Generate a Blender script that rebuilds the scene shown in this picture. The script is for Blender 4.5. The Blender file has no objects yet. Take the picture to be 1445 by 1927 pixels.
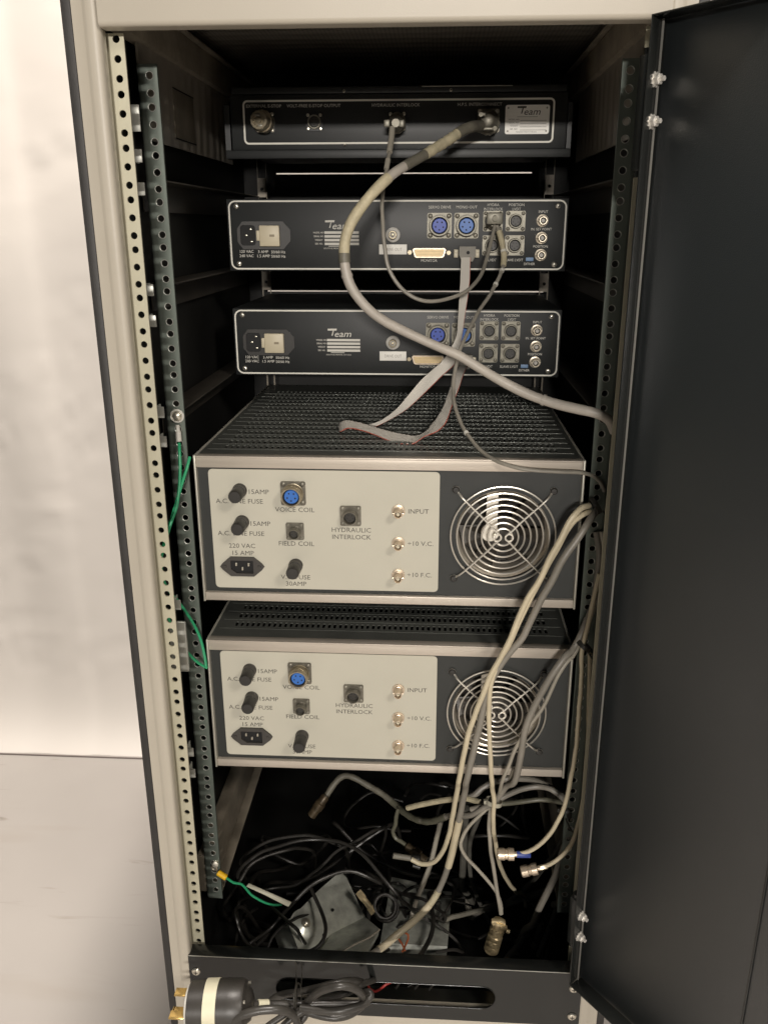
import bpy, bmesh, math, random
from mathutils import Vector, Matrix
random.seed(7)
SC = bpy.context.scene
COL = SC.collection
# all lengths below are in millimetres; the raw frame has its origin on the left/right centre line of
# the cabinet, at the height of the topmost rail hole, y growing into the cabinet. The floor is FZ.
FZ = -1350.0
S = 0.001

# ------------------------------------------------------------------ camera
cam = bpy.data.cameras.new('camera')
cam_o = bpy.data.objects.new('camera', cam); COL.objects.link(cam_o)
cam.sensor_fit = 'HORIZONTAL'; cam.sensor_width = 36.0
cam.lens = 36.0*1553.53/1445.0
cam.shift_x = -(733.48-722.5)/1445.0
cam.shift_y = (925.50-963.5)/1445.0
cam.clip_start = 0.02; cam.clip_end = 60.0
cam_o.rotation_mode = 'XYZ'
cam_o.matrix_world = (Matrix.Translation((0.05148, -0.79718, (-156.55-FZ)*S)) @
    Matrix.Rotation(0.0549555, 4, 'Z') @ Matrix.Rotation(1.258812, 4, 'X') @ Matrix.Rotation(-0.00101808, 4, 'Z'))
SC.camera = cam_o

# ------------------------------------------------------------------ world and lamps (indoor, warm ceiling light)
W_ = bpy.data.worlds.new('World'); SC.world = W_; W_.use_nodes = True
nt = W_.node_tree; bg = nt.nodes['Background']
tc = nt.nodes.new('ShaderNodeTexCoord'); sp = nt.nodes.new('ShaderNodeSeparateXYZ')
rp = nt.nodes.new('ShaderNodeValToRGB')
nt.links.new(tc.outputs['Generated'], sp.inputs[0]); nt.links.new(sp.outputs['Z'], rp.inputs[0])
rp.color_ramp.elements[0].position = 0.0; rp.color_ramp.elements[0].color = (0.56, 0.52, 0.46, 1)
rp.color_ramp.elements[1].position = 0.45; rp.color_ramp.elements[1].color = (0.24, 0.34, 0.42, 1)
nt.links.new(rp.outputs[0], bg.inputs[0])
bg.inputs[1].default_value = 0.09
def area(name, loc, target, size, power, color, size_y=None):
    l = bpy.data.lights.new(name, 'AREA'); l.energy = power; l.color = color
    l.shape = 'RECTANGLE'; l.size = size; l.size_y = size_y or size
    o = bpy.data.objects.new(name, l); COL.objects.link(o)
    o.location = (loc[0]*S, loc[1]*S, (loc[2]-FZ)*S)
    t = Vector((target[0]*S, target[1]*S, (target[2]-FZ)*S))
    o.rotation_euler = (t-o.location).to_track_quat('-Z', 'Y').to_euler()
    return o
area('ceiling_lamp_right', (1500, -2100, 1250), (0, 80, -600), 0.45, 33, (1.0, 0.91, 0.81))
area('ceiling_lamp_far', (250, -5600, 717), (0, 100, -500), 0.9, 205, (1.0, 0.94, 0.87), 0.12)
area('ceiling_lamp_overhead', (30, 150, 2500), (-500, 350, -1350), 0.40, 238, (1.0, 0.915, 0.84))
SC.view_settings.view_transform = 'Standard'; SC.view_settings.look = 'None'
SC.view_settings.exposure = 0.0; SC.view_settings.gamma = 1.0
SC.view_settings.use_curve_mapping = False

# ------------------------------------------------------------------ materials
def mat(name, color, rough=0.5, metal=0.0, var=0.0, vscale=30.0, bump=0.0, bscale=300.0, coat=0.0, spec=0.5,
        stretch=(1, 1, 1), color2=None, trans=0.0, rvar=0.0):
    m = bpy.data.materials.new(name); m.use_nodes = True
    n = m.node_tree; b = n.nodes['Principled BSDF']
    b.inputs['Roughness'].default_value = rough; b.inputs['Metallic'].default_value = metal
    b.inputs['Specular IOR Level'].default_value = spec
    b.inputs['Coat Weight'].default_value = coat
    if trans: b.inputs['Transmission Weight'].default_value = trans
    c = (*color, 1); b.inputs['Base Color'].default_value = c
    t = n.nodes.new('ShaderNodeTexCoord'); mp = n.nodes.new('ShaderNodeMapping')
    mp.inputs['Scale'].default_value = stretch
    n.links.new(t.outputs['Object'], mp.inputs[0])
    if var or color2:
        ns = n.nodes.new('ShaderNodeTexNoise'); ns.inputs['Scale'].default_value = vscale
        ns.inputs['Detail'].default_value = 5; ns.inputs['Roughness'].default_value = 0.62
        n.links.new(mp.outputs[0], ns.inputs['Vector'])
        r = n.nodes.new('ShaderNodeValToRGB')
        r.color_ramp.elements[0].position = 0.32; r.color_ramp.elements[1].position = 0.68
        c2 = color2 or tuple(x*(1-var) for x in color)
        r.color_ramp.elements[0].color = (*c2, 1); r.color_ramp.elements[1].color = (*[min(1, x*(1+var*0.5)) for x in color], 1)
        n.links.new(ns.outputs['Fac'], r.inputs[0]); n.links.new(r.outputs[0], b.inputs['Base Color'])
        if rvar:
            mr = n.nodes.new('ShaderNodeMapRange'); mr.inputs['To Min'].default_value = rough+rvar
            mr.inputs['To Max'].default_value = max(0.05, rough-rvar)
            n.links.new(ns.outputs['Fac'], mr.inputs[0]); n.links.new(mr.outputs[0], b.inputs['Roughness'])
    if bump:
        n2 = n.nodes.new('ShaderNodeTexNoise'); n2.inputs['Scale'].default_value = bscale; n2.inputs['Detail'].default_value = 3
        n.links.new(mp.outputs[0], n2.inputs['Vector'])
        bp = n.nodes.new('ShaderNodeBump'); bp.inputs['Strength'].default_value = bump; bp.inputs['Distance'].default_value = 0.001
        n.links.new(n2.outputs['Fac'], bp.inputs['Height']); n.links.new(bp.outputs[0], b.inputs['Normal'])
    return m
M = {}
M['beige'] = mat('beige_cabinet_paint', (0.50, 0.455, 0.375), 0.42, var=0.05, vscale=6, bump=0.10, bscale=900)
M['beige_bead'] = mat('beige_moulding_paint', (0.60, 0.51, 0.41), 0.32, var=0.04, vscale=6, bump=0.05, bscale=900)
M['trim'] = mat('black_trim', (0.03, 0.028, 0.026), 0.55, var=0.2, bump=0.2, bscale=700)
M['inside'] = mat('black_interior_paint', (0.012, 0.012, 0.011), 0.6, var=0.3, vscale=9, bump=0.1, bscale=500, spec=0.3)
M['liner'] = mat('dusty_brown_liner', (0.05, 0.044, 0.036), 0.4, var=0.35, vscale=14, bump=0.12, bscale=600, stretch=(1, 1, .4))
M['beam'] = mat('dusty_steel_beam', (0.30, 0.26, 0.20), 0.5, var=0.4, vscale=22, bump=0.15, bscale=400)
M['beam_low'] = mat('dusty_lower_rail', (0.22, 0.19, 0.145), 0.6, var=0.35, vscale=20, bump=0.2, bscale=300)
M['base'] = mat('gloss_black_base_paint', (0.014, 0.015, 0.014), 0.20, var=0.25, vscale=10, bump=0.05, bscale=900, rvar=0.08)
M['door'] = mat('satin_black_door_paint', (0.013, 0.016, 0.017), 0.34, spec=1.1, var=0.2, vscale=5, bump=0.20, bscale=1100, rvar=0.09)
M['zinc_y'] = mat('yellow_zinc_rail', (0.57, 0.54, 0.41), 0.42, 0.35, var=0.10, vscale=16, bump=0.08, bscale=200, stretch=(1, 1, .25))
M['zinc_g'] = mat('green_grey_zinc_rail', (0.19, 0.22, 0.19), 0.40, 0.45, var=0.22, vscale=20, bump=0.08, bscale=200, stretch=(1, 1, .3), rvar=0.08)
M['zinc_box'] = mat('galvanised_steel', (0.74, 0.76, 0.68), 0.34, 0.5, var=0.38, vscale=35, bump=0.10, bscale=150, rvar=0.1)
M['zinc_clip'] = mat('bright_zinc', (0.55, 0.55, 0.50), 0.38, 0.5, var=0.1)
M['screw'] = mat('nickel_screw', (0.72, 0.68, 0.58), 0.28, 0.85, var=0.15, vscale=200)
M['star'] = mat('zinc_star_washer', (0.75, 0.72, 0.66), 0.35, 0.5, var=0.1)
M['panel'] = mat('black_anodised_panel', (0.0125, 0.014, 0.0140), 0.46, var=0.15, vscale=25, bump=0.06, bscale=1500)
M['panel_grey'] = mat('dark_grey_shelf_paint', (0.045, 0.045, 0.045), 0.42, var=0.15, vscale=25, bump=0.08, bscale=1000)
M['ink'] = mat('white_silkscreen', (0.74, 0.72, 0.64), 0.6)
M['ink_dim'] = mat('pale_silkscreen', (0.62, 0.60, 0.54), 0.6)
M['label'] = mat('white_label_tape', (0.82, 0.80, 0.74), 0.5, var=0.03)
M['ink_grey'] = mat('grey_label_ink', (0.30, 0.28, 0.25), 0.6)
M['plate'] = mat('brushed_name_plate', (0.88, 0.86, 0.80), 0.5, 0.0, var=0.04, vscale=60, stretch=(1, 1, 8))
M['ink_plate'] = mat('dark_plate_ink', (0.07, 0.06, 0.05), 0.6)
M['amp_black'] = mat('amplifier_grey_black_face', (0.027, 0.029, 0.027), 0.48, var=0.10, vscale=20, bump=0.08, bscale=1300)
M['amp_white'] = mat('cream_amplifier_plate', (0.55, 0.525, 0.435), 0.55, var=0.035, vscale=12, bump=0.03, bscale=900)
M['amp_ink'] = mat('grey_amplifier_ink', (0.085, 0.080, 0.068), 0.6)
M['alu'] = mat('brushed_aluminium_bezel', (0.60, 0.535, 0.455), 0.38, 0.35, var=0.10, vscale=40, bump=0.05, bscale=300, stretch=(.15, 1, 4))
M['alu_side'] = mat('aluminium_side_edge', (0.50, 0.48, 0.41), 0.4, 0.4, var=0.12, vscale=40)
M['cover'] = mat('dark_anodised_cover', (0.145, 0.15, 0.135), 0.30, 0.35, var=0.18, vscale=30, bump=0.05, bscale=400, rvar=0.06)
M['bakelite'] = mat('black_plastic', (0.028, 0.026, 0.023), 0.42, var=0.15, vscale=60)
M['bakelite_g'] = mat('charcoal_plastic', (0.055, 0.050, 0.044), 0.45, var=0.15, vscale=60)
M['void'] = mat('dark_recess', (0.006, 0.006, 0.006), 0.7)
M['pin'] = mat('contact_pin_metal', (0.62, 0.58, 0.48), 0.3, 0.8)
M['flange'] = mat('olive_nickel_flange', (0.24, 0.225, 0.18), 0.42, 0.35, var=0.25, vscale=150)
M['flange_dark'] = mat('dark_olive_shell', (0.19, 0.175, 0.14), 0.42, 0.5, var=0.3, vscale=150)
M['shell'] = mat('aged_nickel_shell', (0.36, 0.31, 0.22), 0.33, 0.7, var=0.25, vscale=120)
M['blue'] = mat('blue_connector_insert', (0.035, 0.155, 0.52), 0.42, var=0.08, vscale=300)
M['blue_deep'] = mat('deep_blue_connector_insert', (0.03, 0.08, 0.46), 0.42, var=0.08, vscale=300)
M['blue_sw'] = mat('pale_blue_switch', (0.16, 0.26, 0.42), 0.5)
M['dkins'] = mat('dark_connector_insert', (0.030, 0.027, 0.022), 0.45)
M['bnc'] = mat('bright_nickel', (0.74, 0.66, 0.53), 0.32, 0.7, var=0.1, vscale=200)
M['bnc_warm'] = mat('brass_tinted_nickel', (0.70, 0.58, 0.44), 0.32, 0.6, var=0.2, vscale=200)
M['white_ins'] = mat('white_insulator', (0.46, 0.44, 0.40), 0.5)
M['cream_ins'] = mat('cream_insulator', (0.66, 0.60, 0.46), 0.5)
M['select'] = mat('beige_selector_plastic', (0.60, 0.53, 0.38), 0.45, var=0.03, vscale=80)
M['select_mark'] = mat('brown_selector_mark', (0.28, 0.23, 0.15), 0.5)
M['gold'] = mat('gold_contact_block', (0.66, 0.50, 0.27), 0.42, 0.2, var=0.08, vscale=200)
M['hood'] = mat('grey_connector_hood', (0.20, 0.185, 0.15), 0.5, var=0.1, vscale=120)
M['chrome'] = mat('chrome_wire', (0.80, 0.76, 0.68), 0.30, 0.75)
M['alu_ring'] = mat('fan_housing_rim', (0.62, 0.56, 0.47), 0.38, 0.6, var=0.1, vscale=90)
M['fan_dark'] = mat('fan_brown_dark', (0.020, 0.016, 0.012), 0.5)
M['fan_hub'] = mat('fan_motor_hub', (0.055, 0.048, 0.040), 0.42, 0.1, var=0.1, vscale=90)
M['edge_grey'] = mat('dark_grey_edge_strip', (0.16, 0.155, 0.14), 0.35)
M['strut'] = mat('fan_pale_strut', (0.85, 0.80, 0.70), 0.45, var=0.06, vscale=90)
M['c_thick'] = mat('pinkish_grey_cable_sleeve', (0.45, 0.41, 0.355), 0.42, var=0.12, vscale=40, bump=0.25, bscale=160)
M['c_tape'] = mat('cream_cloth_tape', (0.52, 0.46, 0.31), 0.6, var=0.22, vscale=90, bump=0.5, bscale=240)
M['c_tape_g'] = mat('olive_grey_tape', (0.16, 0.148, 0.115), 0.5, var=0.2, vscale=90, bump=0.4, bscale=240)
M['c_thin'] = mat('thin_grey_cable_jacket', (0.26, 0.24, 0.20), 0.34, var=0.15, vscale=60, bump=0.1)
M['c_cream'] = mat('cream_cable_jacket', (0.62, 0.54, 0.38), 0.42, var=0.10, vscale=40, bump=0.12, bscale=150)
M['c_grey'] = mat('grey_cable_jacket', (0.245, 0.225, 0.19), 0.42, var=0.12, vscale=40, bump=0.15, bscale=150)
M['c_grey_l'] = mat('pale_grey_cable_jacket', (0.36, 0.33, 0.27), 0.42, var=0.15, vscale=40, bump=0.15, bscale=150)
M['c_olive'] = mat('olive_cable_jacket', (0.13, 0.125, 0.09), 0.42, var=0.2, vscale=60, bump=0.3, bscale=200)
M['c_dark'] = mat('dusty_dark_grey_jacket', (0.105, 0.10, 0.085), 0.5, var=0.25, vscale=60, bump=0.2)
M['c_black'] = mat('black_rubber_jacket', (0.026, 0.024, 0.021), 0.34, var=0.25, vscale=60, bump=0.1)
M['cord'] = mat('black_power_cord_rubber', (0.050, 0.046, 0.040), 0.36, var=0.3, vscale=40, bump=0.12, bscale=200)
M['c_green'] = mat('green_wire', (0.030, 0.34, 0.15), 0.38, var=0.12, vscale=60)
M['c_red'] = mat('red_wire', (0.36, 0.035, 0.030), 0.4)
M['c_orange'] = mat('orange_brown_wire', (0.42, 0.115, 0.045), 0.45, var=0.2, vscale=100)
M['yellow'] = mat('yellow_crimp', (0.86, 0.50, 0.02), 0.42)
M['blue_boot'] = mat('blue_cable_boot', (0.045, 0.075, 0.30), 0.4)
M['tie'] = mat('cable_tie_nylon', (0.42, 0.40, 0.32), 0.35, trans=0.0)
M['tie_black'] = mat('black_cable_tie', (0.035, 0.032, 0.026), 0.4)
M['brass'] = mat('brass_prong', (0.72, 0.50, 0.18), 0.25, 0.9, var=0.1, vscale=100)
M['brass_conn'] = mat('tarnished_brass_connector', (0.74, 0.60, 0.36), 0.36, 0.5, var=0.35, vscale=110)
M['copper_dk'] = mat('tarnished_copper', (0.085, 0.062, 0.036), 0.4, 0.4, var=0.4, vscale=110)
M['plug'] = mat('black_plug_rubber', (0.042, 0.038, 0.033), 0.40, var=0.25, vscale=30, bump=0.1, bscale=200)
M['plug_tape'] = mat('yellowed_white_tape', (0.72, 0.68, 0.50), 0.5, var=0.05, vscale=60, bump=0.1, bscale=120)
M['white_pl'] = mat('white_plastic', (0.62, 0.60, 0.54), 0.4)
M['pale_flat'] = mat('pale_strap', (0.50, 0.48, 0.38), 0.5, var=0.05)

def ribbon_material():
    m = mat('grey_ribbon_cable', (0.68, 0.64, 0.57), 0.5)
    n = m.node_tree; b = n.nodes['Principled BSDF']
    uv = n.nodes.new('ShaderNodeUVMap'); sx = n.nodes.new('ShaderNodeSeparateXYZ')
    n.links.new(uv.outputs[0], sx.inputs[0])
    gt = n.nodes.new('ShaderNodeMath'); gt.operation = 'GREATER_THAN'; gt.inputs[1].default_value = 0.945
    n.links.new(sx.outputs['X'], gt.inputs[0])
    mx = n.nodes.new('ShaderNodeMix'); mx.data_type = 'RGBA'
    mx.inputs[6].default_value = (0.68, 0.64, 0.57, 1); mx.inputs[7].default_value = (0.40, 0.10, 0.07, 1)
    n.links.new(gt.outputs[0], mx.inputs[0]); n.links.new(mx.outputs[2], b.inputs['Base Color'])
    w = n.nodes.new('ShaderNodeMath'); w.operation = 'MULTIPLY'; w.inputs[1].default_value = 2*math.pi*9
    n.links.new(sx.outputs['X'], w.inputs[0])
    s = n.nodes.new('ShaderNodeMath'); s.operation = 'SINE'; n.links.new(w.outputs[0], s.inputs[0])
    bp = n.nodes.new('ShaderNodeBump'); bp.inputs['Strength'].default_value = 0.5; bp.inputs['Distance'].default_value = 0.0004
    n.links.new(s.outputs[0], bp.inputs['Height']); n.links.new(bp.outputs[0], b.inputs['Normal'])
    return m
M['ribbon'] = ribbon_material()

def liner_material():
    # black painted inner skin with a rippled (hammered sheet) finish that catches the light in wavy streaks
    m = mat('rippled_inner_skin', (0.30, 0.27, 0.225), 0.34)
    n = m.node_tree; b = n.nodes['Principled BSDF']
    t = n.nodes.new('ShaderNodeTexCoord'); mp = n.nodes.new('ShaderNodeMapping')
    mp.inputs['Rotation'].default_value = (math.radians(18), 0, 0); mp.inputs['Scale'].default_value = (1, 1, .25)
    n.links.new(t.outputs['Object'], mp.inputs[0])
    w = n.nodes.new('ShaderNodeTexWave'); w.bands_direction = 'Y'; w.inputs['Scale'].default_value = 11
    w.inputs['Distortion'].default_value = 2.2; w.inputs['Detail'].default_value = 2
    n.links.new(mp.outputs[0], w.inputs[0])
    bp = n.nodes.new('ShaderNodeBump'); bp.inputs['Strength'].default_value = 0.5; bp.inputs['Distance'].default_value = 0.0015
    n.links.new(w.outputs['Fac'], bp.inputs['Height']); n.links.new(bp.outputs[0], b.inputs['Normal'])
    vo = n.nodes.new('ShaderNodeTexVoronoi'); vo.inputs['Scale'].default_value = 190; vo.inputs['Randomness'].default_value = 0.0
    n.links.new(t.outputs['Object'], vo.inputs['Vector'])
    lt = n.nodes.new('ShaderNodeMath'); lt.operation = 'LESS_THAN'; lt.inputs[1].default_value = 0.30
    n.links.new(vo.outputs['Distance'], lt.inputs[0])
    mx = n.nodes.new('ShaderNodeMix'); mx.data_type = 'RGBA'; mx.inputs[6].default_value = (0.30, 0.27, 0.225, 1); mx.inputs[7].default_value = (0.02, 0.02, 0.018, 1)
    n.links.new(lt.outputs[0], mx.inputs[0]); n.links.new(mx.outputs[2], b.inputs['Base Color'])
    return m
M['ripple'] = liner_material()

def floor_material():
    m = mat('scuffed_white_vinyl', (0.60, 0.53, 0.46), 0.42, bump=0.05, bscale=60)
    n = m.node_tree; b = n.nodes['Principled BSDF']
    t = n.nodes.new('ShaderNodeTexCoord')
    base = n.nodes.new('ShaderNodeTexNoise'); base.inputs['Scale'].default_value = 2.2; base.inputs['Detail'].default_value = 6
    n.links.new(t.outputs['Object'], base.inputs['Vector'])
    r = n.nodes.new('ShaderNodeValToRGB'); r.color_ramp.elements[0].position = .3; r.color_ramp.elements[1].position = .7
    r.color_ramp.elements[0].color = (0.285, 0.265, 0.245, 1); r.color_ramp.elements[1].color = (0.335, 0.313, 0.289, 1)
    n.links.new(base.outputs['Fac'], r.inputs[0])
    col = r.outputs[0]
    for k, (rot, sc, lo, hi, dark) in enumerate((((0, 0, 1.1), (2.5, 24, 1), .69, .78, .72), ((0, 0, .5), (4, 30, 1), .68, .76, .70), ((0, 0, 2.2), (1.2, 7, 1), .62, .80, .88))):
        mp = n.nodes.new('ShaderNodeMapping'); mp.inputs['Rotation'].default_value = rot; mp.inputs['Scale'].default_value = sc
        mp.inputs['Location'].default_value = (k*3.7, k*1.3, 0)
        n.links.new(t.outputs['Object'], mp.inputs[0])
        ns = n.nodes.new('ShaderNodeTexNoise'); ns.inputs['Scale'].default_value = 1.3; ns.inputs['Detail'].default_value = 4
        ns.inputs['Distortion'].default_value = 0.4
        n.links.new(mp.outputs[0], ns.inputs['Vector'])
        mr = n.nodes.new('ShaderNodeMapRange'); mr.inputs['From Min'].default_value = lo; mr.inputs['From Max'].default_value = hi
        mr.inputs['To Max'].default_value = 1.0
        n.links.new(ns.outputs['Fac'], mr.inputs[0])
        mx = n.nodes.new('ShaderNodeMix'); mx.data_type = 'RGBA'; mx.blend_type = 'MULTIPLY'
        mx.inputs[7].default_value = (dark, dark*.96, dark*.9, 1)
        n.links.new(mr.outputs[0], mx.inputs[0]); n.links.new(col, mx.inputs[6]); col = mx.outputs[2]
    sp = n.nodes.new('ShaderNodeTexVoronoi'); sp.inputs['Scale'].default_value = 9
    n.links.new(t.outputs['Object'], sp.inputs['Vector'])
    lt = n.nodes.new('ShaderNodeMath'); lt.operation = 'LESS_THAN'; lt.inputs[1].default_value = 0.028
    n.links.new(sp.outputs['Distance'], lt.inputs[0])
    mx = n.nodes.new('ShaderNodeMix'); mx.data_type = 'RGBA'; mx.blend_type = 'MULTIPLY'
    mx.inputs[7].default_value = (.62, .58, .52, 1)
    n.links.new(lt.outputs[0], mx.inputs[0]); n.links.new(col, mx.inputs[6]); col = mx.outputs[2]
    n.links.new(col, b.inputs['Base Color'])
    return m
M['floor'] = floor_material()
M['wall'] = mat('white_backdrop_paper', (0.57, 0.535, 0.492), 0.8, var=0.03, vscale=1.5, bump=0.12, bscale=30)
M['foot_shadow'] = mat('dark_foot_shadow', (0.12, 0.10, 0.09), 0.8)

# ------------------------------------------------------------------ mesh helpers
def frame_from(axis):
    a = Vector(axis).normalized()
    h = Vector((0, 0, 1)) if abs(a.z) < 0.9 else Vector((1, 0, 0))
    u = a.cross(h).normalized(); v = a.cross(u).normalized()
    return a, u, v
def catmull(P, step=4.0):
    P = [Vector(p) for p in P]
    Q = [P[0]*2-P[1]] + P + [P[-1]*2-P[-2]]
    out = []
    for i in range(1, len(Q)-2):
        p0, p1, p2, p3 = Q[i-1], Q[i], Q[i+1], Q[i+2]
        n = max(2, int((p2-p1).length/step))
        for k in range(n):
            t = k/n
            out.append(0.5*((2*p1)+(p2-p0)*t+(2*p0-5*p1+4*p2-p3)*t*t+(3*p1-p0-3*p2+p3)*t**3))
    out.append(P[-1].copy())
    return out
class MB:
    def __init__(s, off=(0, 0, 0)):
        s.b = bmesh.new(); s.off = Vector(off); s.uv = None
    def merge(s, t, mtx=None):
        if mtx is not None: bmesh.ops.transform(t, matrix=mtx, verts=t.verts)
        me = bpy.data.meshes.new('tmp'); t.to_mesh(me); t.free(); s.b.from_mesh(me); bpy.data.meshes.remove(me)
        return s
    def box(s, x0, x1, y0, y1, z0, z1, bev=0.0, seg=2, mtx=None):
        t = bmesh.new(); bmesh.ops.create_cube(t, size=1)
        for v in t.verts: v.co = Vector(((x0+x1)/2+v.co.x*(x1-x0), (y0+y1)/2+v.co.y*(y1-y0), (z0+z1)/2+v.co.z*(z1-z0)))
        if bev: bmesh.ops.bevel(t, geom=list(t.edges), offset=bev, segments=seg, affect='EDGES', profile=.5)
        return s.merge(t, mtx)
    def lathe(s, o, axis, prof, seg=24, flute=0, flute_d=0.0):
        a, u, v = frame_from(axis); o = Vector(o); rings = []
        for r, h in prof:
            if r <= 1e-6: rings.append([s.b.verts.new(o+a*h)]); continue
            ring = []
            for k in range(seg):
                q = 2*math.pi*k/seg; rr = r
                if flute and k % 2: rr = r-flute_d
                ring.append(s.b.verts.new(o+a*h+(u*math.cos(q)+v*math.sin(q))*rr))
            rings.append(ring)
        for A, B in zip(rings, rings[1:]):
            for k in range(seg):
                k2 = (k+1) % seg
                if len(A) == 1 and len(B) == 1: break
                if len(A) == 1: s.b.faces.new((A[0], B[k2], B[k]))
                elif len(B) == 1: s.b.faces.new((A[k], A[k2], B[0]))
                else: s.b.faces.new((A[k], A[k2], B[k2], B[k]))
        return s
    def cyl(s, p0, p1, r, r1=None, seg=20, bev=0.0):
        p0 = Vector(p0); p1 = Vector(p1); L = (p1-p0).length; r1 = r if r1 is None else r1
        pr = [(0, 0), (r-bev, 0)] + ([(r, bev)] if bev else []) + ([(r1, L-bev)] if bev else []) + [(r1-bev, L), (0, L)]
        return s.lathe(p0, p1-p0, pr, seg)
    def tube(s, P, r, seg=10, step=4.0, caps=True, rf=None, smooth_path=True):
        pts = catmull(P, step) if smooth_path else [Vector(p) for p in P]
        if smooth_path and len(pts) > 24 and r > 1.5:   # cables are never perfectly fair curves
            ph = (P[0][0]*7.3+P[-1][2]*3.1) % 6.28
            for i in range(6, len(pts)-6):
                w = min(1, (i-6)/10, (len(pts)-7-i)/10)*0.30
                pts[i] = pts[i]+Vector((math.sin(i*.31+ph)+.6*math.sin(i*.83+2*ph), 1.2*math.sin(i*.23+ph*3), .7*math.sin(i*.47+ph)))*w
        n = len(pts); T = []
        for i in range(n):
            T.append((pts[min(i+1, n-1)]-pts[max(i-1, 0)]).normalized())
        a, u, v = frame_from(T[0]); rings = []
        for i in range(n):
            u = (u-T[i]*u.dot(T[i])).normalized(); v = T[i].cross(u)
            rr = r*(rf(i/(n-1)) if rf else 1)
            rings.append([s.b.verts.new(pts[i]+(u*math.cos(2*math.pi*k/seg)+v*math.sin(2*math.pi*k/seg))*rr) for k in range(seg)])
        for A, B in zip(rings, rings[1:]):
            for k in range(seg): s.b.faces.new((A[k], A[(k+1) % seg], B[(k+1) % seg], B[k]))
        if caps:
            s.b.faces.new(rings[0][::-1]); s.b.faces.new(rings[-1])
        return s
    def torus(s, c, axis, R, r, seg=48, rs=8, a0=0.0, a1=2*math.pi):
        a, u, v = frame_from(axis); c = Vector(c); full = abs(a1-a0-2*math.pi) < 1e-6
        n = seg if full else seg+1; rings = []
        for i in range(n):
            q = a0+(a1-a0)*i/seg; d = u*math.cos(q)+v*math.sin(q)
            rings.append([s.b.verts.new(c+d*R+(d*math.cos(2*math.pi*k/rs)+a*math.sin(2*math.pi*k/rs))*r) for k in range(rs)])
        for i in range(n if full else n-1):
            A, B = rings[i], rings[(i+1) % n]
            for k in range(rs): s.b.faces.new((A[k], A[(k+1) % rs], B[(k+1) % rs], B[k]))
        return s
    def plate(s, outer, holes, y, th):
        """flat plate in the xz plane, front face at y, thickness th towards +y, any outline, any holes"""
        t = bmesh.new(); E = []
        for loop in [outer]+list(holes):
            vs = [t.verts.new((x, y, z)) for x, z in loop]
            E += [t.edges.new((vs[i], vs[(i+1) % len(vs)])) for i in range(len(vs))]
        r = bmesh.ops.triangle_fill(t, use_beauty=True, use_dissolve=False, edges=E, normal=(0, -1, 0))
        f = [g for g in r['geom'] if isinstance(g, bmesh.types.BMFace)]
        ex = bmesh.ops.extrude_face_region(t, geom=f)
        for g in ex['geom']:
            if isinstance(g, bmesh.types.BMVert): g.co.y += th
        bmesh.ops.recalc_face_normals(t, faces=t.faces)
        return s.merge(t)
    def prism(s, prof, p0, p1, ax):
        """extrude a closed 2-D profile [(a,b)] between p0 and p1 along axis ax ('x','y','z')"""
        def mk(a, b, h): return {'x': (h, a, b), 'y': (a, h, b), 'z': (a, b, h)}[ax]
        A = [s.b.verts.new(mk(a, b, p0)) for a, b in prof]; B = [s.b.verts.new(mk(a, b, p1)) for a, b in prof]
        n = len(prof)
        for i in range(n): s.b.faces.new((A[i], A[(i+1) % n], B[(i+1) % n], B[i]))
        s.b.faces.new(A[::-1]); s.b.faces.new(B)
        return s
    def slab(s, poly, nrm, th):
        nrm = Vector(nrm).normalized()
        A = [s.b.verts.new(Vector(p)) for p in poly]; B = [s.b.verts.new(Vector(p)-nrm*th) for p in poly]
        n = len(poly); s.b.faces.new(A); s.b.faces.new(B[::-1])
        for i in range(n): s.b.faces.new((A[i], B[i], B[(i+1) % n], A[(i+1) % n]))
        return s
    def text(s, txt, size, x, z, y=0.0, align='CENTER', sx=1.0, shear=0.0, bold=0.0):
        cu = bpy.data.curves.new('lettering_source', 'FONT'); cu.body = txt; cu.size = size
        cu.align_x = align; cu.align_y = 'CENTER'; cu.resolution_u = 2; cu.offset = bold; cu.shear = shear
        o = bpy.data.objects.new('lettering_source', cu); COL.objects.link(o)
        dg = bpy.context.evaluated_depsgraph_get(); me = bpy.data.meshes.new_from_object(o.evaluated_get(dg))
        for v in me.vertices: v.co = (x+v.co.x*sx, y, z+v.co.y)
        s.b.from_mesh(me); bpy.data.meshes.remove(me)
        bpy.data.objects.remove(o); bpy.data.curves.remove(cu)
        return s
    def build(s, name, m, parent=None, smooth=True, angle=35):
        bmesh.ops.recalc_face_normals(s.b, faces=s.b.faces) if not getattr(s, 'keep', False) else None
        for v in s.b.verts: v.co = (v.co-s.off)*S
        me = bpy.data.meshes.new(name)
        if smooth:
            for f in s.b.faces: f.smooth = True
            for e in s.b.edges:
                if len(e.link_faces) == 2:
                    try:
                        if e.calc_face_angle() > math.radians(angle): e.smooth = False
                    except ValueError: pass
        s.b.to_mesh(me); s.b.free()
        me.materials.append(M[m] if isinstance(m, str) else m)
        o = bpy.data.objects.new(name, me); COL.objects.link(o)
        if parent is not None: o.parent = parent
        else: o.location = (s.off.x*S, s.off.y*S, (s.off.z-FZ)*S)
        return o
def thing(name, label, cat, loc=(0, 0, 0), group=None):
    o = bpy.data.objects.new(name, None); COL.objects.link(o); o.empty_display_size = 0.05
    o.location = (loc[0]*S, loc[1]*S, (loc[2]-FZ)*S); o['label'] = label; o['category'] = cat
    if group: o['group'] = group
    return o
def tag(o, label=None, cat=None, group=None, kind=None):
    if label: o['label'] = label
    if cat: o['category'] = cat
    if group: o['group'] = group
    if kind: o['kind'] = kind
    return o
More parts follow.
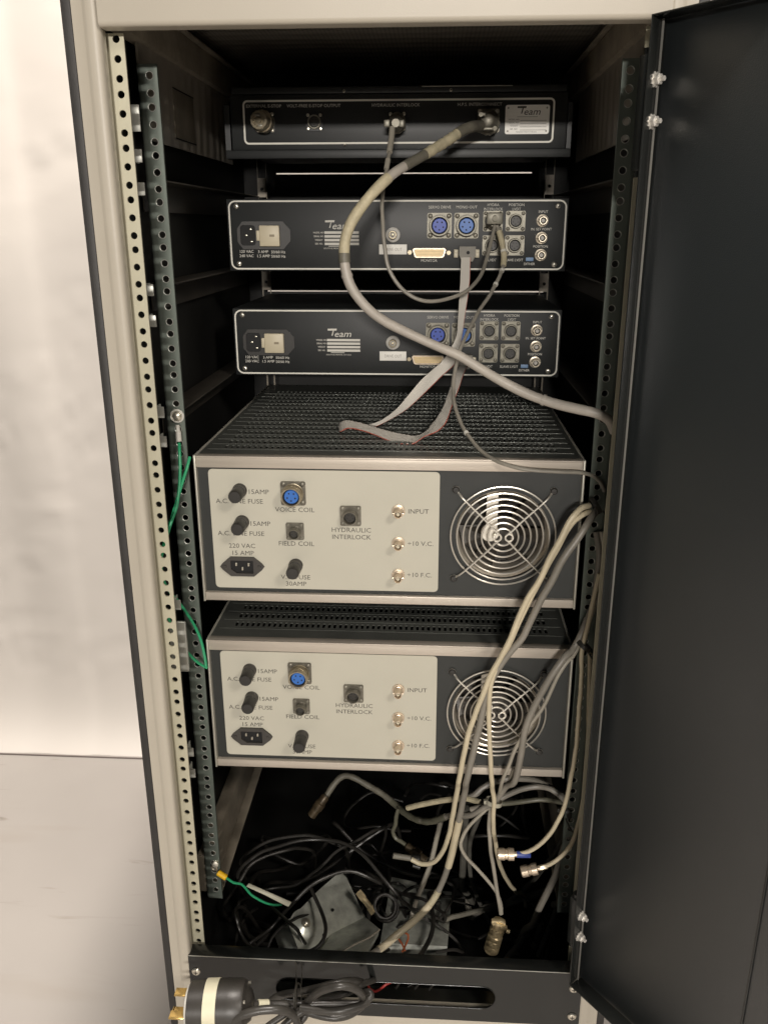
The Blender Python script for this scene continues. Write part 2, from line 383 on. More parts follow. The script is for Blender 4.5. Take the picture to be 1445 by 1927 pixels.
def copy_tree(o, parent=None):
    c = o.copy(); COL.objects.link(c)
    if parent is not None: c.parent = parent
    for ch in list(o.children): copy_tree(ch, c)
    return c
def circ(x, z, r, n=16): return [(x+r*math.cos(2*math.pi*k/n), z+r*math.sin(2*math.pi*k/n)) for k in range(n)]
def rrect(x0, x1, z0, z1, r, n=5):
    o = []
    for cx, cz, a in ((x1-r, z1-r, 0), (x0+r, z1-r, 90), (x0+r, z0+r, 180), (x1-r, z0+r, 270)):
        for k in range(n+1):
            q = math.radians(a+90*k/n); o.append((cx+r*math.cos(q), cz+r*math.sin(q)))
    return o
UO = {}
# ------------------------------------------------------------------ the setting
f = MB((0, 0, FZ)).box(-4000, 4000, -6500, 890, FZ-20, FZ)
tag(f.build('floor', 'floor', smooth=False), kind='structure')
def wall_mesh():
    Y0 = 884
    mb = MB((-1500, Y0, FZ)); b = mb.b
    xs = [-3600+40*i for i in range(60)]+[-1200+9*i for i in range(130)]+[-30+60*i for i in range(46)]
    zs = [0, 4, 9, 15, 22, 30, 40, 52, 66, 82, 100, 120]+[145+22*i for i in range(80)]+[1950+60*i for i in range(8)]
    rnd = random.Random(5)
    fold = [(rnd.uniform(-1300, -350), rnd.uniform(60, 1700), rnd.uniform(-.35, .35), rnd.uniform(80, 300), rnd.uniform(-1, 1), rnd.uniform(6, 20)) for _ in range(50)]+[(rnd.uniform(-1020, -540), rnd.uniform(150, 1500), rnd.uniform(-.5, .5), rnd.uniform(50, 190), rnd.uniform(-1, 1), rnd.uniform(5, 14)) for _ in range(44)]
    def hgt(x, z):
        d = -56*math.exp(-z/58.0) + 7*math.sin(x*0.006+1.1)*math.sin(z*.003+.6) + 2.5*math.sin(x*.021+z*.004)
        xs_ = -757-.012*(z-700)
        d += 5.0/(1+math.exp(-(x-xs_)/7.0)) - 4*math.exp(-((x-xs_+60)/55.0)**2)
        d += 1.6/(1+math.exp(-(x+905)/9.0))
        for fx, fz, sl, ln, am, wd in fold:
            dx = x-fx
            if abs(dx) < ln:
                q = (z-fz-sl*dx-12*math.sin(dx*.02))/wd
                if abs(q) < 3: d += am*5.0*q*math.exp(-q*q)*(1-abs(dx)/ln)
        return d
    V = [[b.verts.new((x, Y0+hgt(x, z), FZ+z)) for z in zs] for x in xs]
    for i in range(len(xs)-1):
        for j in range(len(zs)-1): b.faces.new((V[i][j], V[i+1][j], V[i+1][j+1], V[i][j+1]))
    return mb
w = wall_mesh(); w.keep = True
tag(w.build('backdrop_wall', 'wall'), 'tall white backdrop sheet with soft folds and a vertical seam behind the cabinet', 'backdrop')
j = MB((0, 824, FZ)); j.box(-3600, 2700, 821, 824, FZ, FZ+2.4)  # dark-coloured strip drawn for the shadow line under the sheet
tag(j.build('backdrop_shadow_strip', 'foot_shadow', smooth=False), 'thin dark strip drawn as shadow along the foot of the white backdrop', 'shadow strip')

# ------------------------------------------------------------------ the cabinet
CO = (0, 0, FZ)
cab = thing('equipment_cabinet', 'tall beige and black equipment rack cabinet standing open on the white floor', 'cabinet', (0, 0, FZ))
BOT = -1330
for sg in (-1, 1):
    mb = MB(CO)
    p = [(-262, -4), (-262, -20), (-253, -20), (-252, -20.3), (-250.4, -21.2), (-248.6, -21.7), (-244, -21.8), (-241.0, -21.3), (-239.2, -19.6), (-238.4, -16.5), (-238.6, -8), (-241, -4)]
    mb.prism([(sg*-1*a, b_) for a, b_ in p], BOT, 120, 'z')
    mb.build('corner_post', 'beige', cab, angle=50)
    t = MB(CO); t.box(sg*262.3 if sg > 0 else -271, 271 if sg > 0 else -262.3, -20.5, 606, BOT, 122, bev=.8)
    t.build('side_panel', 'trim', cab)
h = MB(CO)
hp = [(-25.5, 120), (-25.5, 9)] + [(-25.5+4*(1-math.cos(q)), 9-4.4*math.sin(q)) for q in (.3, .6, .9, 1.2, 1.5)] + [(-8, 4.6), (-6, 8), (-6, 120)]
h.prism(hp, -237.6, 240.2, 'x'); h.build('header', 'beige', cab, angle=50)
MB(CO).box(-232.6, 239.8, -19.5, -6, BOT, -1094.6, bev=1.2).build('plinth', 'beige', cab)
for x in (-262, 262): MB(CO).box(x-26, x+26, 20, 90, FZ, BOT-.5, bev=6).build('foot', 'trim', cab)
# base panel with its hand slot
bp_ = MB(CO)
slot = [(-116+17.5*math.cos(math.radians(a)), -1055.5+17.5*math.sin(math.radians(a))) for a in range(90, 271, 12)] + [(120+17.5*math.cos(math.radians(a)), -1055.5+17.5*math.sin(math.radians(a))) for a in range(-90, 91, 12)]
bp_.plate([(-240, -1094), (240, -1094), (240, -1011.6), (-240, -1011.6)], [slot], -22, 1.6)
bp_.box(-240, 240, -22, -4.6, -1011.4, -1010, bev=.5)
bp_.box(-235, 235, -18, 22, -1096, -1094.5)
for sx_ in (-1, 1): bp_.box(sx_*240-.8, sx_*240+.8, -20, -5, -1094, -1012)
base = bp_.build('base_panel', 'base', cab)
rim = MB(CO)
o2 = [(x*1.0, z) for x, z in slot]
rim.tube([(x, -22.2, z) for x, z in slot]+[(slot[0][0], -22.2, slot[0][1])], .55, seg=6, smooth_path=False)
rim.build('slot_rim', 'base', base)
MB(CO).box(-225, 225, -3, 0, -1094, -1090.5).build('inner_lip', 'beige', cab, smooth=False)
MB(CO).box(-239.5, 239.5, -22.5, -21.7, -1010.6, -1009.7, bev=.25).build('edge_highlight', 'zinc_clip', base)  # bright strip added along the sill edge as a painted highlight
for x, z in ((-231.5, -1034.5), (230.5, -1034), (231, -1078), (-231.5, -1078)):
    s_ = MB(CO); s_.lathe((x, -22.2, z), (0, -1, 0), [(5.4, 0), (5.4, .7), (4.4, 2.0), (2.2, 2.6), (0, 2.7)], 20); sc_ = s_.build('screw', 'screw', base)
    q = MB(CO); q.box(x-2.6, x+2.6, -25.0, -24.5, z-.45, z+.45).box(x-.45, x+.45, -25.0, -24.5, z-2.6, z+2.6); q.build('cross_slot', 'void', sc_, smooth=False)
# interior
MB(CO).box(-262, 262, -4, 600, -1152, -1150).build('floor_pan', 'inside', cab, smooth=False)
tp = MB(CO); tp.box(-262, 262, -4, 600, 70, 72); tp.build('top_panel', 'ripple', cab, smooth=False)
fp = MB(CO)
for z0, z1 in ((-1150, -260.4), (-258.2, -78.3), (-76.3, 72)): fp.box(-262, 262, 597, 600, z0, z1)
fp.box(-262, -206, 597, 600, -78.3, -76.3).box(198, 262, 597, 600, -78.3, -76.3).box(-262, -228, 597, 600, -260.4, -258.2).box(226, 262, 597, 600, -260.4, -258.2)
fp.build('far_panel', 'inside', cab, smooth=False)
lv = MB(CO)
for k in range(11): lv.box(-150, -10, 590, 596, -8+k*7.2, -5+k*7.2).box(20, 150, 590, 596, -8+k*7.2, -5+k*7.2)
lv.build('vent_louvres', 'inside', cab, smooth=False)
for sg in (-1, 1):
    def bx(mb, xa, xb, *a, **k): return mb.box(min(sg*xa, sg*xb), max(sg*xa, sg*xb), *a, **k)
    bx(MB(CO), 258, 261.8, 0, 596, -1150, 70).build('inner_side_skin', 'inside', cab, smooth=False)
    bx(MB(CO), 245, 247, 92, 470, -72, 30).build('side_liner', 'ripple', cab, smooth=False)
    tb = MB(CO); bx(tb, 238, 256, 40, 590, 16, 50, bev=2); bx(tb, 232, 240, 40, 590, 50, 53, bev=1); tb.build('top_beam', 'beam', cab)
    bb = MB(CO); bx(bb, 238, 256, 88, 590, -1018, -958, bev=2); bx(bb, 226, 240, 88, 590, -1021, -1018.4, bev=.8); bb.build('lower_rail', 'beam_low', cab)
    for z in (-112, -214, -350):
        sa = MB(CO); bx(sa, 226, 254, 96, 560, z-1.5, z, bev=.3); bx(sa, 252.6, 254, 96, 560, z-30, z-1.6); sa.build('support_angle', 'liner', cab)
lp = MB(CO); lp.box(-244.9, -243.9, 197, 277, -61, -11, bev=.4); lp.build('rating_label', 'beam_low', cab)
le = MB(CO)
for a in ((-244, -243.4, 196, 278, -11, -9.6), (-244, -243.4, 196, 278, -63, -61.4)): le.box(*a)
le.build('label_edge', 'void', cab, smooth=False)
# rails
def hole_z(n): return -((n//3)*44.45 + (n % 3)*15.875)
def rail(name, m, sg, y, n0, n1, x_in, x_out, xh, r, ztop, zbot, ret, th=1.9):
    mb = MB(CO); loops = [circ(sg*xh, hole_z(n), r, 18) for n in range(n0, n1)]
    zs = [ztop]+[(hole_z(n)+hole_z(n+1))/2 for n in range(n0+5, n1-5, 6)]+[zbot]
    for za, zb in zip(zs, zs[1:]):
        hl = [l for l, n in zip(loops, range(n0, n1)) if zb < hole_z(n) < za]
        X = sorted((sg*x_in, sg*x_out))
        mb.plate([(X[0], zb), (X[1], zb), (X[1], za), (X[0], za)], hl, y, th)
    bmesh.ops.remove_doubles(mb.b, verts=mb.b.verts, dist=0.01)
    # rounded bend and return leg
    R = 5.0; pr = []
    for k in range(11):
        q = math.radians(90*k/10); pr.append((x_out+R*math.sin(q), y+R-R*math.cos(q)))
    pr += [(x_out+R, y+ret)]
    inn = [(x_out+R-th, y+ret)]+[(x_out+(R-th)*math.sin(math.radians(90*k/10)), y+R-(R-th)*math.cos(math.radians(90*k/10))) for k in range(10, -1, -1)]
    mb.prism([(sg*a, b_) for a, b_ in pr+inn], zbot, ztop, 'z')
    if y > 50: mb.box(min(sg*x_in, sg*(x_in-1.0)), max(sg*x_in, sg*(x_in-1.0)), y-.6, y+2.5, zbot, ztop)   # rolled inner edge
    ro = mb.build(name, m, cab, smooth=False)
    if y > 50:
        rm = MB(CO)
        for n in range(n0, n1): rm.torus((sg*xh, y-.1, hole_z(n)), (0, 1, 0), r+.45, .38, 16, 5)
        rm.build('hole_rims', 'zinc_clip', ro)
    return ro
rail('front_rail', 'zinc_y', -1, 0, 0, 69, 225.6, 243, 232.55, 3.25, 4.4, -1021, 24)
rail('front_rail', 'zinc_y', 1, 0, 0, 69, 225.6, 243, 232.55, 3.25, 4.4, -1021, 24)
rail('inner_rail', 'zinc_g', -1, 84, 1, 69, 225.4, 241, 232.55, 3.25, -5.5, -1024, 26)
rail('inner_rail', 'zinc_g', 1, 84, 1, 69, 225.4, 241, 232.55, 3.25, -5.5, -1024, 26)
for sg in (-1, 1):
    mb = MB(CO); hz = [z for z in range(-1000, 60, 22)]
    mb.plate([(sg*224 if sg < 0 else 216, -1100), (sg*216 if sg < 0 else 224, -1100), (-216 if sg < 0 else 224, 60), (-224 if sg < 0 else 216, 60)] if False else rrect(*(sorted((sg*214, sg*228))), -1100, 62, .5, 1), [circ(sg*221, z, 2.2, 8) for z in hz], 556, 1.5)
    mb.build('far_rail', 'beam', cab)
    for n, z in enumerate((-100, -240) if sg < 0 else (-97, -242)):
        nb = MB(CO); nb.plate(rrect(*(sorted((sg*214.5, sg*227.5))), z-14, z+14, 1, 2), [circ(sg*221, z-2, 2.6, 12)], 552, 3); nb.build('cage_nut_bracket', 'beam', cab)
cl = [(-92, 0), (-122, 0), (-218, 0), (-249, 0), (-344, 0), (-376, 0), (-568, 0), (-765, 0), (-795, 0)]
for z, _ in cl:
    c_ = MB(CO); c_.box(-243, -233.5, 44, 45.6, z-6, z+6, bev=.4).box(-243, -241.5, 45, 60, z-6, z+6, bev=.3); c_.build('mounting_clip', 'zinc_clip', cab)
c_ = MB(CO); c_.box(-243, -234.5, 50, 52, -70, -46, bev=.5); c_.build('mounting_bracket', 'zinc_clip', cab)
c_ = MB(CO); c_.box(-250, -230.5, 46, 48, -655, -590, bev=2); c_.build('mounting_bracket', 'zinc_clip', cab)
# screws on the inner rail
for z in (-381,):
    s_ = MB(CO); s_.lathe((-232.2, 83.8, -356.5), (0, -1, 0), [(6.0, 0), (6.0, .8), (4.8, 1.4), (4.6, 3.2), (2.6, 4.4), (0, 4.6)], 20); s_.build('rail_screw', 'screw', cab)
s_ = MB(CO); s_.lathe((-229.5, 83.5, -965), (.15, -1, .3), [(4.2, 0), (4.2, 2.4), (3.0, 2.6), (3.0, 4), (4.0, 4.2), (4.0, 6), (0, 6.5)], 14); s_.build('rail_screw', 'screw', cab)
# door
dv = Vector((.635, -.7725, 0)); nv = Vector((-.7725, -.635, 0)); H0 = Vector((235.6, -24, 0)); DZ0, DZ1, DW = -1012.8, 5.8, 490.0
dm = Matrix.Translation(H0) @ Matrix(((dv.x, nv.x, 0, 0), (dv.y, nv.y, 0, 0), (0, 0, 1, 0), (0, 0, 0, 1)))
LD = 19.0
d = MB(CO)
d.box(0, DW, -2.0, 0, DZ0, DZ1, bev=.5, mtx=dm)
door = d.build('door', 'door', cab)
e = MB(CO); e.box(0, 1.6, .2, LD, DZ0, DZ1, bev=.5, mtx=dm); e.build('hinge_side_lip', 'base', door)
e = MB(CO); e.box(1.7, 3.6, 5.6, 7.2, DZ0+2, DZ1-2, bev=.5, mtx=dm); e.build('edge_strip', 'edge_grey', door)
e = MB(CO); e.box(1.8, DW, .2, LD, DZ0, DZ0+1.6, bev=.5, mtx=dm); e.build('bottom_lip', 'base', door)
e = MB(CO); e.box(1.8, DW, .2, LD, DZ1-1.6, DZ1, bev=.5, mtx=dm); e.build('top_lip', 'base', door)
e = MB(CO); e.box(DW-1.6, DW, .2, LD, DZ0+1.8, DZ1-1.8, bev=.5, mtx=dm); e.build('free_side_lip', 'base', door)
e = MB(CO); e.box(194, 196, .2, 1.6, DZ0+2, DZ1-2, bev=.5, mtx=dm); e.build('stiffener_seam', 'base', door)
for z in (-41.5, -73.5, -913, -943):
    cen = dm @ Vector((1.9, LD*.52, z)); ax = (dv*1.0).normalized()
    m_ = MB(CO); m_.lathe(cen, ax, [(6.3, 0), (6.3, 1.2), (4.4, 1.5)], 20, flute=1, flute_d=1.6)
    m_.lathe(cen, ax, [(4.6, 1.2), (4.6, 5.4), (3.9, 6), (2.2, 6.2), (2.2, 9.5), (0, 9.6)], 6)
    m_.build('hinge_nut', 'star', door, angle=25)
for z0, z1 in ((-112, -22), (-958, -892)):
    m_ = MB(CO); m_.box(-11, -.3, 4, 16, z0, z1, bev=1.2, mtx=dm); m_.cyl(dm @ Vector((-6, 10, z0-5)), dm @ Vector((-6, 10, z1+5)), 4.4); m_.build('hinge', 'base', door)

# ------------------------------------------------------------------ connectors and panel hardware (local frames: panel face is y=0, looking towards -y)
def socket(par, x, z, half, R, L, ins, fl='flange', sh='flange', cut=0.0, pins=5, screws='flange_dark', name='round_socket', lens=.62, keyed=True):
    mb = MB(UO[par.name])
    o = rrect(x-half, x+half, z-half, z+half, half*.16, 3)
    mb.plate(o, [circ(x, z, R*.80, 24)], -2.2, 2.0)
    s0 = mb.build(name, fl, par)
    b = MB(UO[par.name]); b.lathe((x, -.4, z), (0, -1, 0), [(R*.78, 0), (R*1.04, 1.9), (R*1.04, 2.6), (R, 2.7), (R, L-1), (R-.5, L), (R*.84, L), (R*.80, L-.6), (R*.80, 1)], 28)
    if L > 9:
        b.torus((x, -.4-L*.45, z), (0, 1, 0), R+.25, .5, 28, 6).torus((x, -.4-L*.62, z), (0, 1, 0), R+.25, .5, 28, 6)
    b.build('shell', sh, s0)
    i = MB(UO[par.name]); dpt = L*lens
    i.lathe((x, 0, z), (0, -1, 0), [(R*.70, 0), (R*.70, dpt-.5), (R*.66, dpt), (0, dpt)], 24); im = i.build('insert', ins, s0)
    d0 = MB(UO[par.name]); d0.lathe((x, 0, z), (0, -1, 0), [(R*.80, 0), (R*.80, dpt*.6), (0, dpt*.6)], 24); d0.build('insert_gap', 'void', s0)
    p = MB(UO[par.name])
    for k in range(pins):
        q = 2*math.pi*k/pins+.9; p.cyl((x+R*.40*math.cos(q), -dpt, z+R*.40*math.sin(q)), (x+R*.40*math.cos(q), -dpt-.12, z+R*.40*math.sin(q)), R*.085, seg=10)
    if pins: p.build('contact', 'void', im)
    k_ = half*.76
    for sx_ in (-1, 1):
        for sz_ in (-1, 1):
            t = MB(UO[par.name]); t.lathe((x+sx_*k_, -2.1, z+sz_*k_), (0, -1, 0), [(half*.20, 0), (half*.20, .7), (half*.13, 1.3), (0, 1.4)], 12); t.build('screw', screws, s0)
    return s0
def bnc(par, x, z, m='bnc', r=4.8, L=13, base=6.6, ins='white_ins', name='coax_socket'):
    mb = MB(UO[par.name])
    mb.lathe((x, 0, z), (0, -1, 0), [(base, 0), (base, 1.6), (r+.9, 2.0), (r+.9, 3.4), (r, 3.8), (r, L-.8), (r-.4, L), (r*.80, L), (r*.76, L-.6), (r*.76, 3)], 24)
    for sg in (-1, 1): mb.cyl((x+sg*(r-.2), -L*.62, z), (x+sg*(r+1.5), -L*.62, z), .95, seg=10)
    s0 = mb.build(name, m, par)
    i = MB(UO[par.name]); i.lathe((x, -2, z), (0, -1, 0), [(r*.46, 0), (r*.46, L-5), (r*.22, L-5), (r*.22, L-3.4), (0, L-3.4)], 16); i.build('dielectric', ins, s0)
    g = MB(UO[par.name]); g.lathe((x, -1, z), (0, -1, 0), [(r*.75, 0), (r*.75, 2.6), (0, 2.6)], 16); g.build('socket_well', 'void', s0)
    return s0
def screw_head(par, x, z, r=3.2, m='screw', y=0):
    mb = MB(UO[par.name]); mb.lathe((x, y, z), (0, -1, 0), [(r, 0), (r, .5), (r*.8, 1.5), (r*.4, 2.0), (0, 2.1)], 16); s0 = mb.build('panel_screw', m, par)
    q = MB(UO[par.name]); a = random.uniform(0, 1.5)
    for k in (0, math.pi/2):
        q.box(-r*.62, r*.62, -2.35, -1.75, -.35, .35, mtx=Matrix.Translation((x, y, z)) @ Matrix.Rotation(a+k, 4, 'Y'))
    q.build('cross_slot', 'void', s0, smooth=False)
def fuse(par, x, z):
    mb = MB(UO[par.name])
    mb.lathe((x, 0, z), (0, -1, 0), [(8.3, 0), (8.3, 2.6), (7.8, 3.2), (7.8, 9.2), (7.5, 9.6), (6.6, 9.8), (0, 9.8)], 28); s0 = mb.build('fuse_holder', 'bakelite_g', par)
    c = MB(UO[par.name]); c.lathe((x, -9.9, z), (0, -1, 0), [(0, 0), (7.4, 0), (7.6, .6), (7.6, 15.5), (6.8, 17), (0, 17.1)], 44, flute=1, flute_d=.45); c.build('fuse_cap', 'bakelite', s0, angle=60)
def outline(par, hw, hh, r, w, m='ink', zc=0, y=-.25, xc=0):
    mb = MB(UO[par.name]); mb.plate(rrect(xc-hw, xc+hw, zc-hh, zc+hh, r, 7), [rrect(xc-hw+w, xc+hw-w, zc-hh+w, zc+hh-w, r-w, 7)], y, .2)
    return mb.build('border_line', m, par, smooth=False)
def unit(name, label, loc, base, group=None):
    t = thing(name, label, 'rack unit', loc, group); UO[t.name] = base; return t
def logo(mb, x, z, h, y):
    # the maker's wordmark: an italic bold word whose first letter carries a long crossbar
    mb.text('T', h*1.60, x-h*1.02, z+h*.14, y, sx=1.05, shear=.25, bold=.05)
    mb.text('eam', h*1.42, x+h*.62, z-h*.10, y, sx=1.15, shear=.25, bold=.035)
    mb.box(x-h*1.70, x-h*.30, y-.05, y+.02, z+h*.46, z+h*.74)

# ------------------------------------------------------------------ interlock control unit at the top
u0 = unit('interlock_control_unit', 'slim black control unit with silver name plate, topmost in the cabinet', (0, 315, -65.4), (0, 0, -31.9))
O = UO[u0.name]
MB(O).box(-208, 208, 0, 240, -31.9, 31.5, bev=.8).build('case', 'panel', u0)
MB(O).box(-215.5, 214, -6, 8, -42.5, -32.3, bev=1.0).box(-216, -209.4, -1, 8, -32.1, 20).box(208.6, 214, -1, 8, -32.1, 20).build('shelf_frame', 'panel', u0)
lid = MB(O); lid.box(-206, 206, -1.5, 240, 32, 40, bev=1.5); lid.build('lid', 'panel', u0)
lidl = MB(O); lidl.box(30, 140, -2, -1.6, 38.6, 39.4); lidl.build('lid_edge', 'alu_side', u0, smooth=False)
outline(u0, 192.5, 25.5, 6, 2.2)
tx = MB(O)
for s_, x in (('EXTERNAL E-STOP', -166), ('VOLT-FREE E-STOP OUTPUT', -103.5), ('HYDRAULIC INTERLOCK', -2), ('H.P.S. INTERCONNECT', 101)): tx.text(s_, 5.0, x, 18.5, -.3, sx=1.06, bold=.018)
tx.build('lettering', 'ink_dim', u0, smooth=False)
socket(u0, -103, 0, 10.2, 8.2, 5, 'dkins', fl='panel', sh='flange', screws='screw', name='round_socket')
es = socket(u0, -165, 0, 12, 12.0, 8, 'dkins', fl='panel', sh='flange', screws='screw')
dp = MB(O); dp.lathe((-165, -7, 0), (-.12, -1, .0), [(12.6, 0), (13.2, 2), (13.2, 9), (11.6, 10), (11.2, 20), (10.6, 21), (8, 21), (7.6, 17), (3.2, 17), (3.0, 20), (0, 20)], 30, flute=1, flute_d=.5); dpo = dp.build('dummy_plug', 'shell', u0, angle=50)
dp = MB(O); dp.box(-172, -166, -27.6, -24.5, 4, 7, bev=.6).box(-169, -163, -27.6, -24.5, -8, -5, bev=.6); dp.build('clamp_tab', 'flange', dpo)
socket(u0, 0, 0, 11, 10.0, 8, 'dkins', fl='panel', sh='flange', screws='screw')
socket(u0, 112, 0, 13.5, 12.5, 9, 'dkins', fl='flange_dark', sh='flange_dark', screws='screw')
for x in (-65.5, 65.5): screw_head(u0, x, 34.6, 1.9, y=-1.6); screw_head(u0, x, -26.9, 1.6)
npl = MB(O); npl.plate(rrect(132.6, 186.4, -15.4, 17.6, 2.6, 4), [], -1.0, .9); npp = npl.build('name_plate', 'plate', u0)
tx = MB(O); logo(tx, 160, 10.4, 7.6, -1.08)
for k in range(4):
    tx.box(151, 183, -1.08, -1.03, -.2-3.6*k, .2-3.6*k); tx.text(('MODEL NO.', 'SERIAL NO.', 'WEIGHT', 'SER. NO.')[k], 2.5, 143.5, 1.1-3.6*k, -1.08)
tx.box(147, 172, -1.08, -1.03, 4.0, 4.35).text('MANUFACTURED IN THE U.S.A.', 1.8, 159, -13.0, -1.08)
tx.build('lettering', 'ink_plate', npp, smooth=False)
for x, z in ((136, 14.2), (183, 14.2), (136, -12), (183, -12)):
    r_ = MB(O); r_.lathe((x, -1, z), (0, -1, 0), [(1.1, 0), (.9, .5), (0, .7)], 10); r_.build('rivet', 'ink_grey', npp)

# ------------------------------------------------------------------ the two servo controllers
def make_controller():
    u = unit('servo_controller', 'black two-unit servo controller, upper of the pair, with cables plugged in', (0, 300, -212), (0, 0, -44), 'black servo controllers in the rack')
    O = UO[u.name]
    MB(O).box(-216.5, 214.5, .2, 250, -44, 44, bev=.8).build('case', 'panel', u)
    outline(u, 213.3, 42.3, 9, 1.9, xc=-1.0)
    for x, z in ((-204, 35.4), (201.2, 34.9), (-204, -35.2), (200.5, -35.8)): screw_head(u, x, z, 3.4)
    # mains inlet module
    m_ = MB(O); m_.prism([(-197, -17), (-145, -17), (-135.5, -8), (-135.5, 8), (-145, 17), (-197, 17), (-204, 8), (-204, -8)], -1.5, -.1, 'y') if False else m_.plate([(-197, -17), (-145, -17), (-135.5, -7), (-135.5, 7), (-145, 17), (-197, 17), (-204, 8), (-204, -8)], [rrect(-200, -180.5, -12.5, 12.5, 4, 4)], -2.2, 2.0)
    inl = m_.build('mains_inlet', 'bakelite', u)
    MB(O).box(-200, -180.5, -.14, -.04, -12.5, 12.5).build('inlet_recess', 'void', inl, smooth=False)
    for x, z in ((-186.8, 7.4), (-192.6, 0), (-186.2, -7.6)): MB(O).box(x-1.5, x+1.5, -2.0, -.2, z-.8, z+.8, bev=.2).build('pin', 'pin', inl)
    sl = MB(O); sl.box(-174.6, -148.8, -7.5, -2.3, -13.4, 12.2, bev=1.2); so = sl.build('voltage_selector', 'select', u)
    MB(O).box(-178.8, -174.8, -5.5, -2.3, -6.6, 6.0, bev=.6).build('pull_tab', 'select', so)
    MB(O).box(-161.5, -155.2, -7.7, -7.55, -1.6, 1.2).build('selector_mark', 'select_mark', so, smooth=False)
    t = MB(O)
    for s_, x, z in (('120 VAC', -193.6, -20.0), ('3 AMP', -172, -20.3), ('50/60 Hz', -152.4, -20.6), ('240 VAC', -193.6, -25.4), ('1.5 AMP', -172, -25.6), ('50/60 Hz', -152.4, -26.0)): t.text(s_, 5.0, x, z, -.3, sx=1.0, bold=.022)
    logo(t, -76.5, 12.0, 8.4, -.3)
    for k in range(4): t.box(-92, -48.0, -.3, -.25, 1.9-4.6*k, 4.9-4.6*k)
    for k, s_ in enumerate(('MODEL NO.', 'SERIAL NO.', 'WEIGHT', 'SER. NO.')): t.text(s_, 2.9, -99.3, 3.3-4.55*k, -.3, sx=.9, bold=.03)
    t.box(-87, -69, -.3, -.25, -13.6, -12.8).text('SOUTH EL MONTE, CA U.S.A.', 2.6, -76.5, -16, -.3)
    for s_, x, z, h in (('SERVO DRIVE', 54.2, 33.6, 4.8), ('MONO OUT', 87.8, 33.6, 4.8), ('HYDRA', 120.8, 36.2, 4.5), ('INTERLOCK', 121, 31.2, 4.5), ('POSITION', 149.8, 36.2, 4.5), ('LVDT', 150, 31.2, 4.5), ('LVDT', 122, -30.2, 4.5), ('SLAVE LVDT', 148.9, -30.2, 4.5),
                        ('MONITOR', 41.5, -31, 4.6), ('INPUT', 183.2, 28.0, 4.2), ('IN. SET POINT', 182, 7.2, 4.2), ('POSITION', 182, -13.6, 4.2), ('DITHER', 169, -35, 4.2)): t.text(s_, h, x, z, -.3, sx=.98, bold=.02)
    t.build('lettering', 'ink_dim', u, smooth=False)
    lb = MB(O); lb.box(-22.2, 13.2, -.8, -.1, -23.3, -11, bev=.2); lbo = lb.build('drive_label', 'label', u)
    MB(O).text('DRIVE OUT', 5.6, -4.4, -17.4, -.9, sx=.8).build('lettering', 'ink_grey', lbo, smooth=False)
    ins = MB(O); ins.lathe((-4.5, -.1, .6), (0, -1, 0), [(9.2, 0), (9.2, 2.2), (8.6, 2.8), (5.8, 3.0), (5.8, 5), (0, 5)], 28); wi = ins.build('insulating_washer', 'white_ins', u)
    k = MB(O); k.lathe((-4.5, -4, .6), (0, -1, 0), [(5.2, 0), (5.2, 7), (4.6, 7.6), (3.8, 7.6), (3.6, 2)], 20); k.lathe((-4.5, -4, .6), (0, -1, 0), [(1.6, 0), (1.6, 6), (0, 6.4)], 12); k.build('coax_socket', 'shell', wi)
    # D-shaped sockets
    dsh = MB(O); dsh.plate([(22.5, -15.6), (61.2, -15.6), (63, -17.8), (60.4, -25.8), (58.2, -27.2), (25.5, -27.2), (23.3, -25.8), (20.7, -17.8)], [[(24, -17), (59.8, -17), (60.9, -18.4), (58.9, -24.8), (57.6, -25.8), (26.1, -25.8), (24.8, -24.8), (22.8, -18.4)]], -6, 5.8)
    db = dsh.build('monitor_socket', 'bnc_warm', u)
    g = MB(O); g.plate([(24.3, -17.3), (59.5, -17.3), (60.6, -18.5), (58.6, -24.6), (57.4, -25.5), (26.3, -25.5), (25.1, -24.6), (23.1, -18.5)], [], -4.6, 4.4); g.build('contact_block', 'gold', db)
    pn = MB(O)
    for i in range(13): pn.cyl((27+2.55*i, -4.65, -19.8), (27+2.55*i, -4.8, -19.8), .5, seg=6)
    for i in range(12): pn.cyl((28.3+2.55*i, -4.65, -22.9), (28.3+2.55*i, -4.8, -22.9), .5, seg=6)
    pn.build('contact', 'select_mark', db, smooth=False)
    for x, z in ((17.0, -20.8), (66.4, -21.2)):
        s_ = MB(O); s_.lathe((x, -.1, z), (0, -1, 0), [(2.9, 0), (2.9, 3.4), (1.4, 3.4), (1.3, 1.5), (0, 1.5)], 6); s_.build('jack_screw', 'shell', db)
    hd = MB(O); hd.prism([(79.5, -13.2), (100, -13.2), (100, -24), (96.5, -31.4), (83, -31.4), (79.5, -24)], -16, -1, 'y'); ho = hd.build('ribbon_plug', 'hood', u)
    q = MB(O); q.cyl((90.6, -16.1, -20.6), (90.6, -16.3, -20.6), 2.1, seg=16); q.build('plug_opening', 'void', ho)
    for x in (75.6, 102.4):
        s_ = MB(O); s_.box(x-2.6, x+2.6, -7, -.2, -27.0, -17.0, bev=.6).box(x-2.0, x+2.0, -8.5, -7.1, -25.5, -22, bev=.3).box(x-2.0, x+2.0, -8.5, -7.1, -21, -18, bev=.3); s_.build('latch', 'cream_ins', ho)
    socket(u, 54.2, 11.6, 15.3, 12.6, 12, 'blue_deep', lens=.55)
    socket(u, 88.0, 11.6, 15.3, 12.6, 12, 'blue', lens=.55)
    socket(u, 121.0, 17.0, 12.2, 8.6, 8, 'dkins'); socket(u, 149.2, 17.0, 12.2, 8.6, 8, 'dkins')
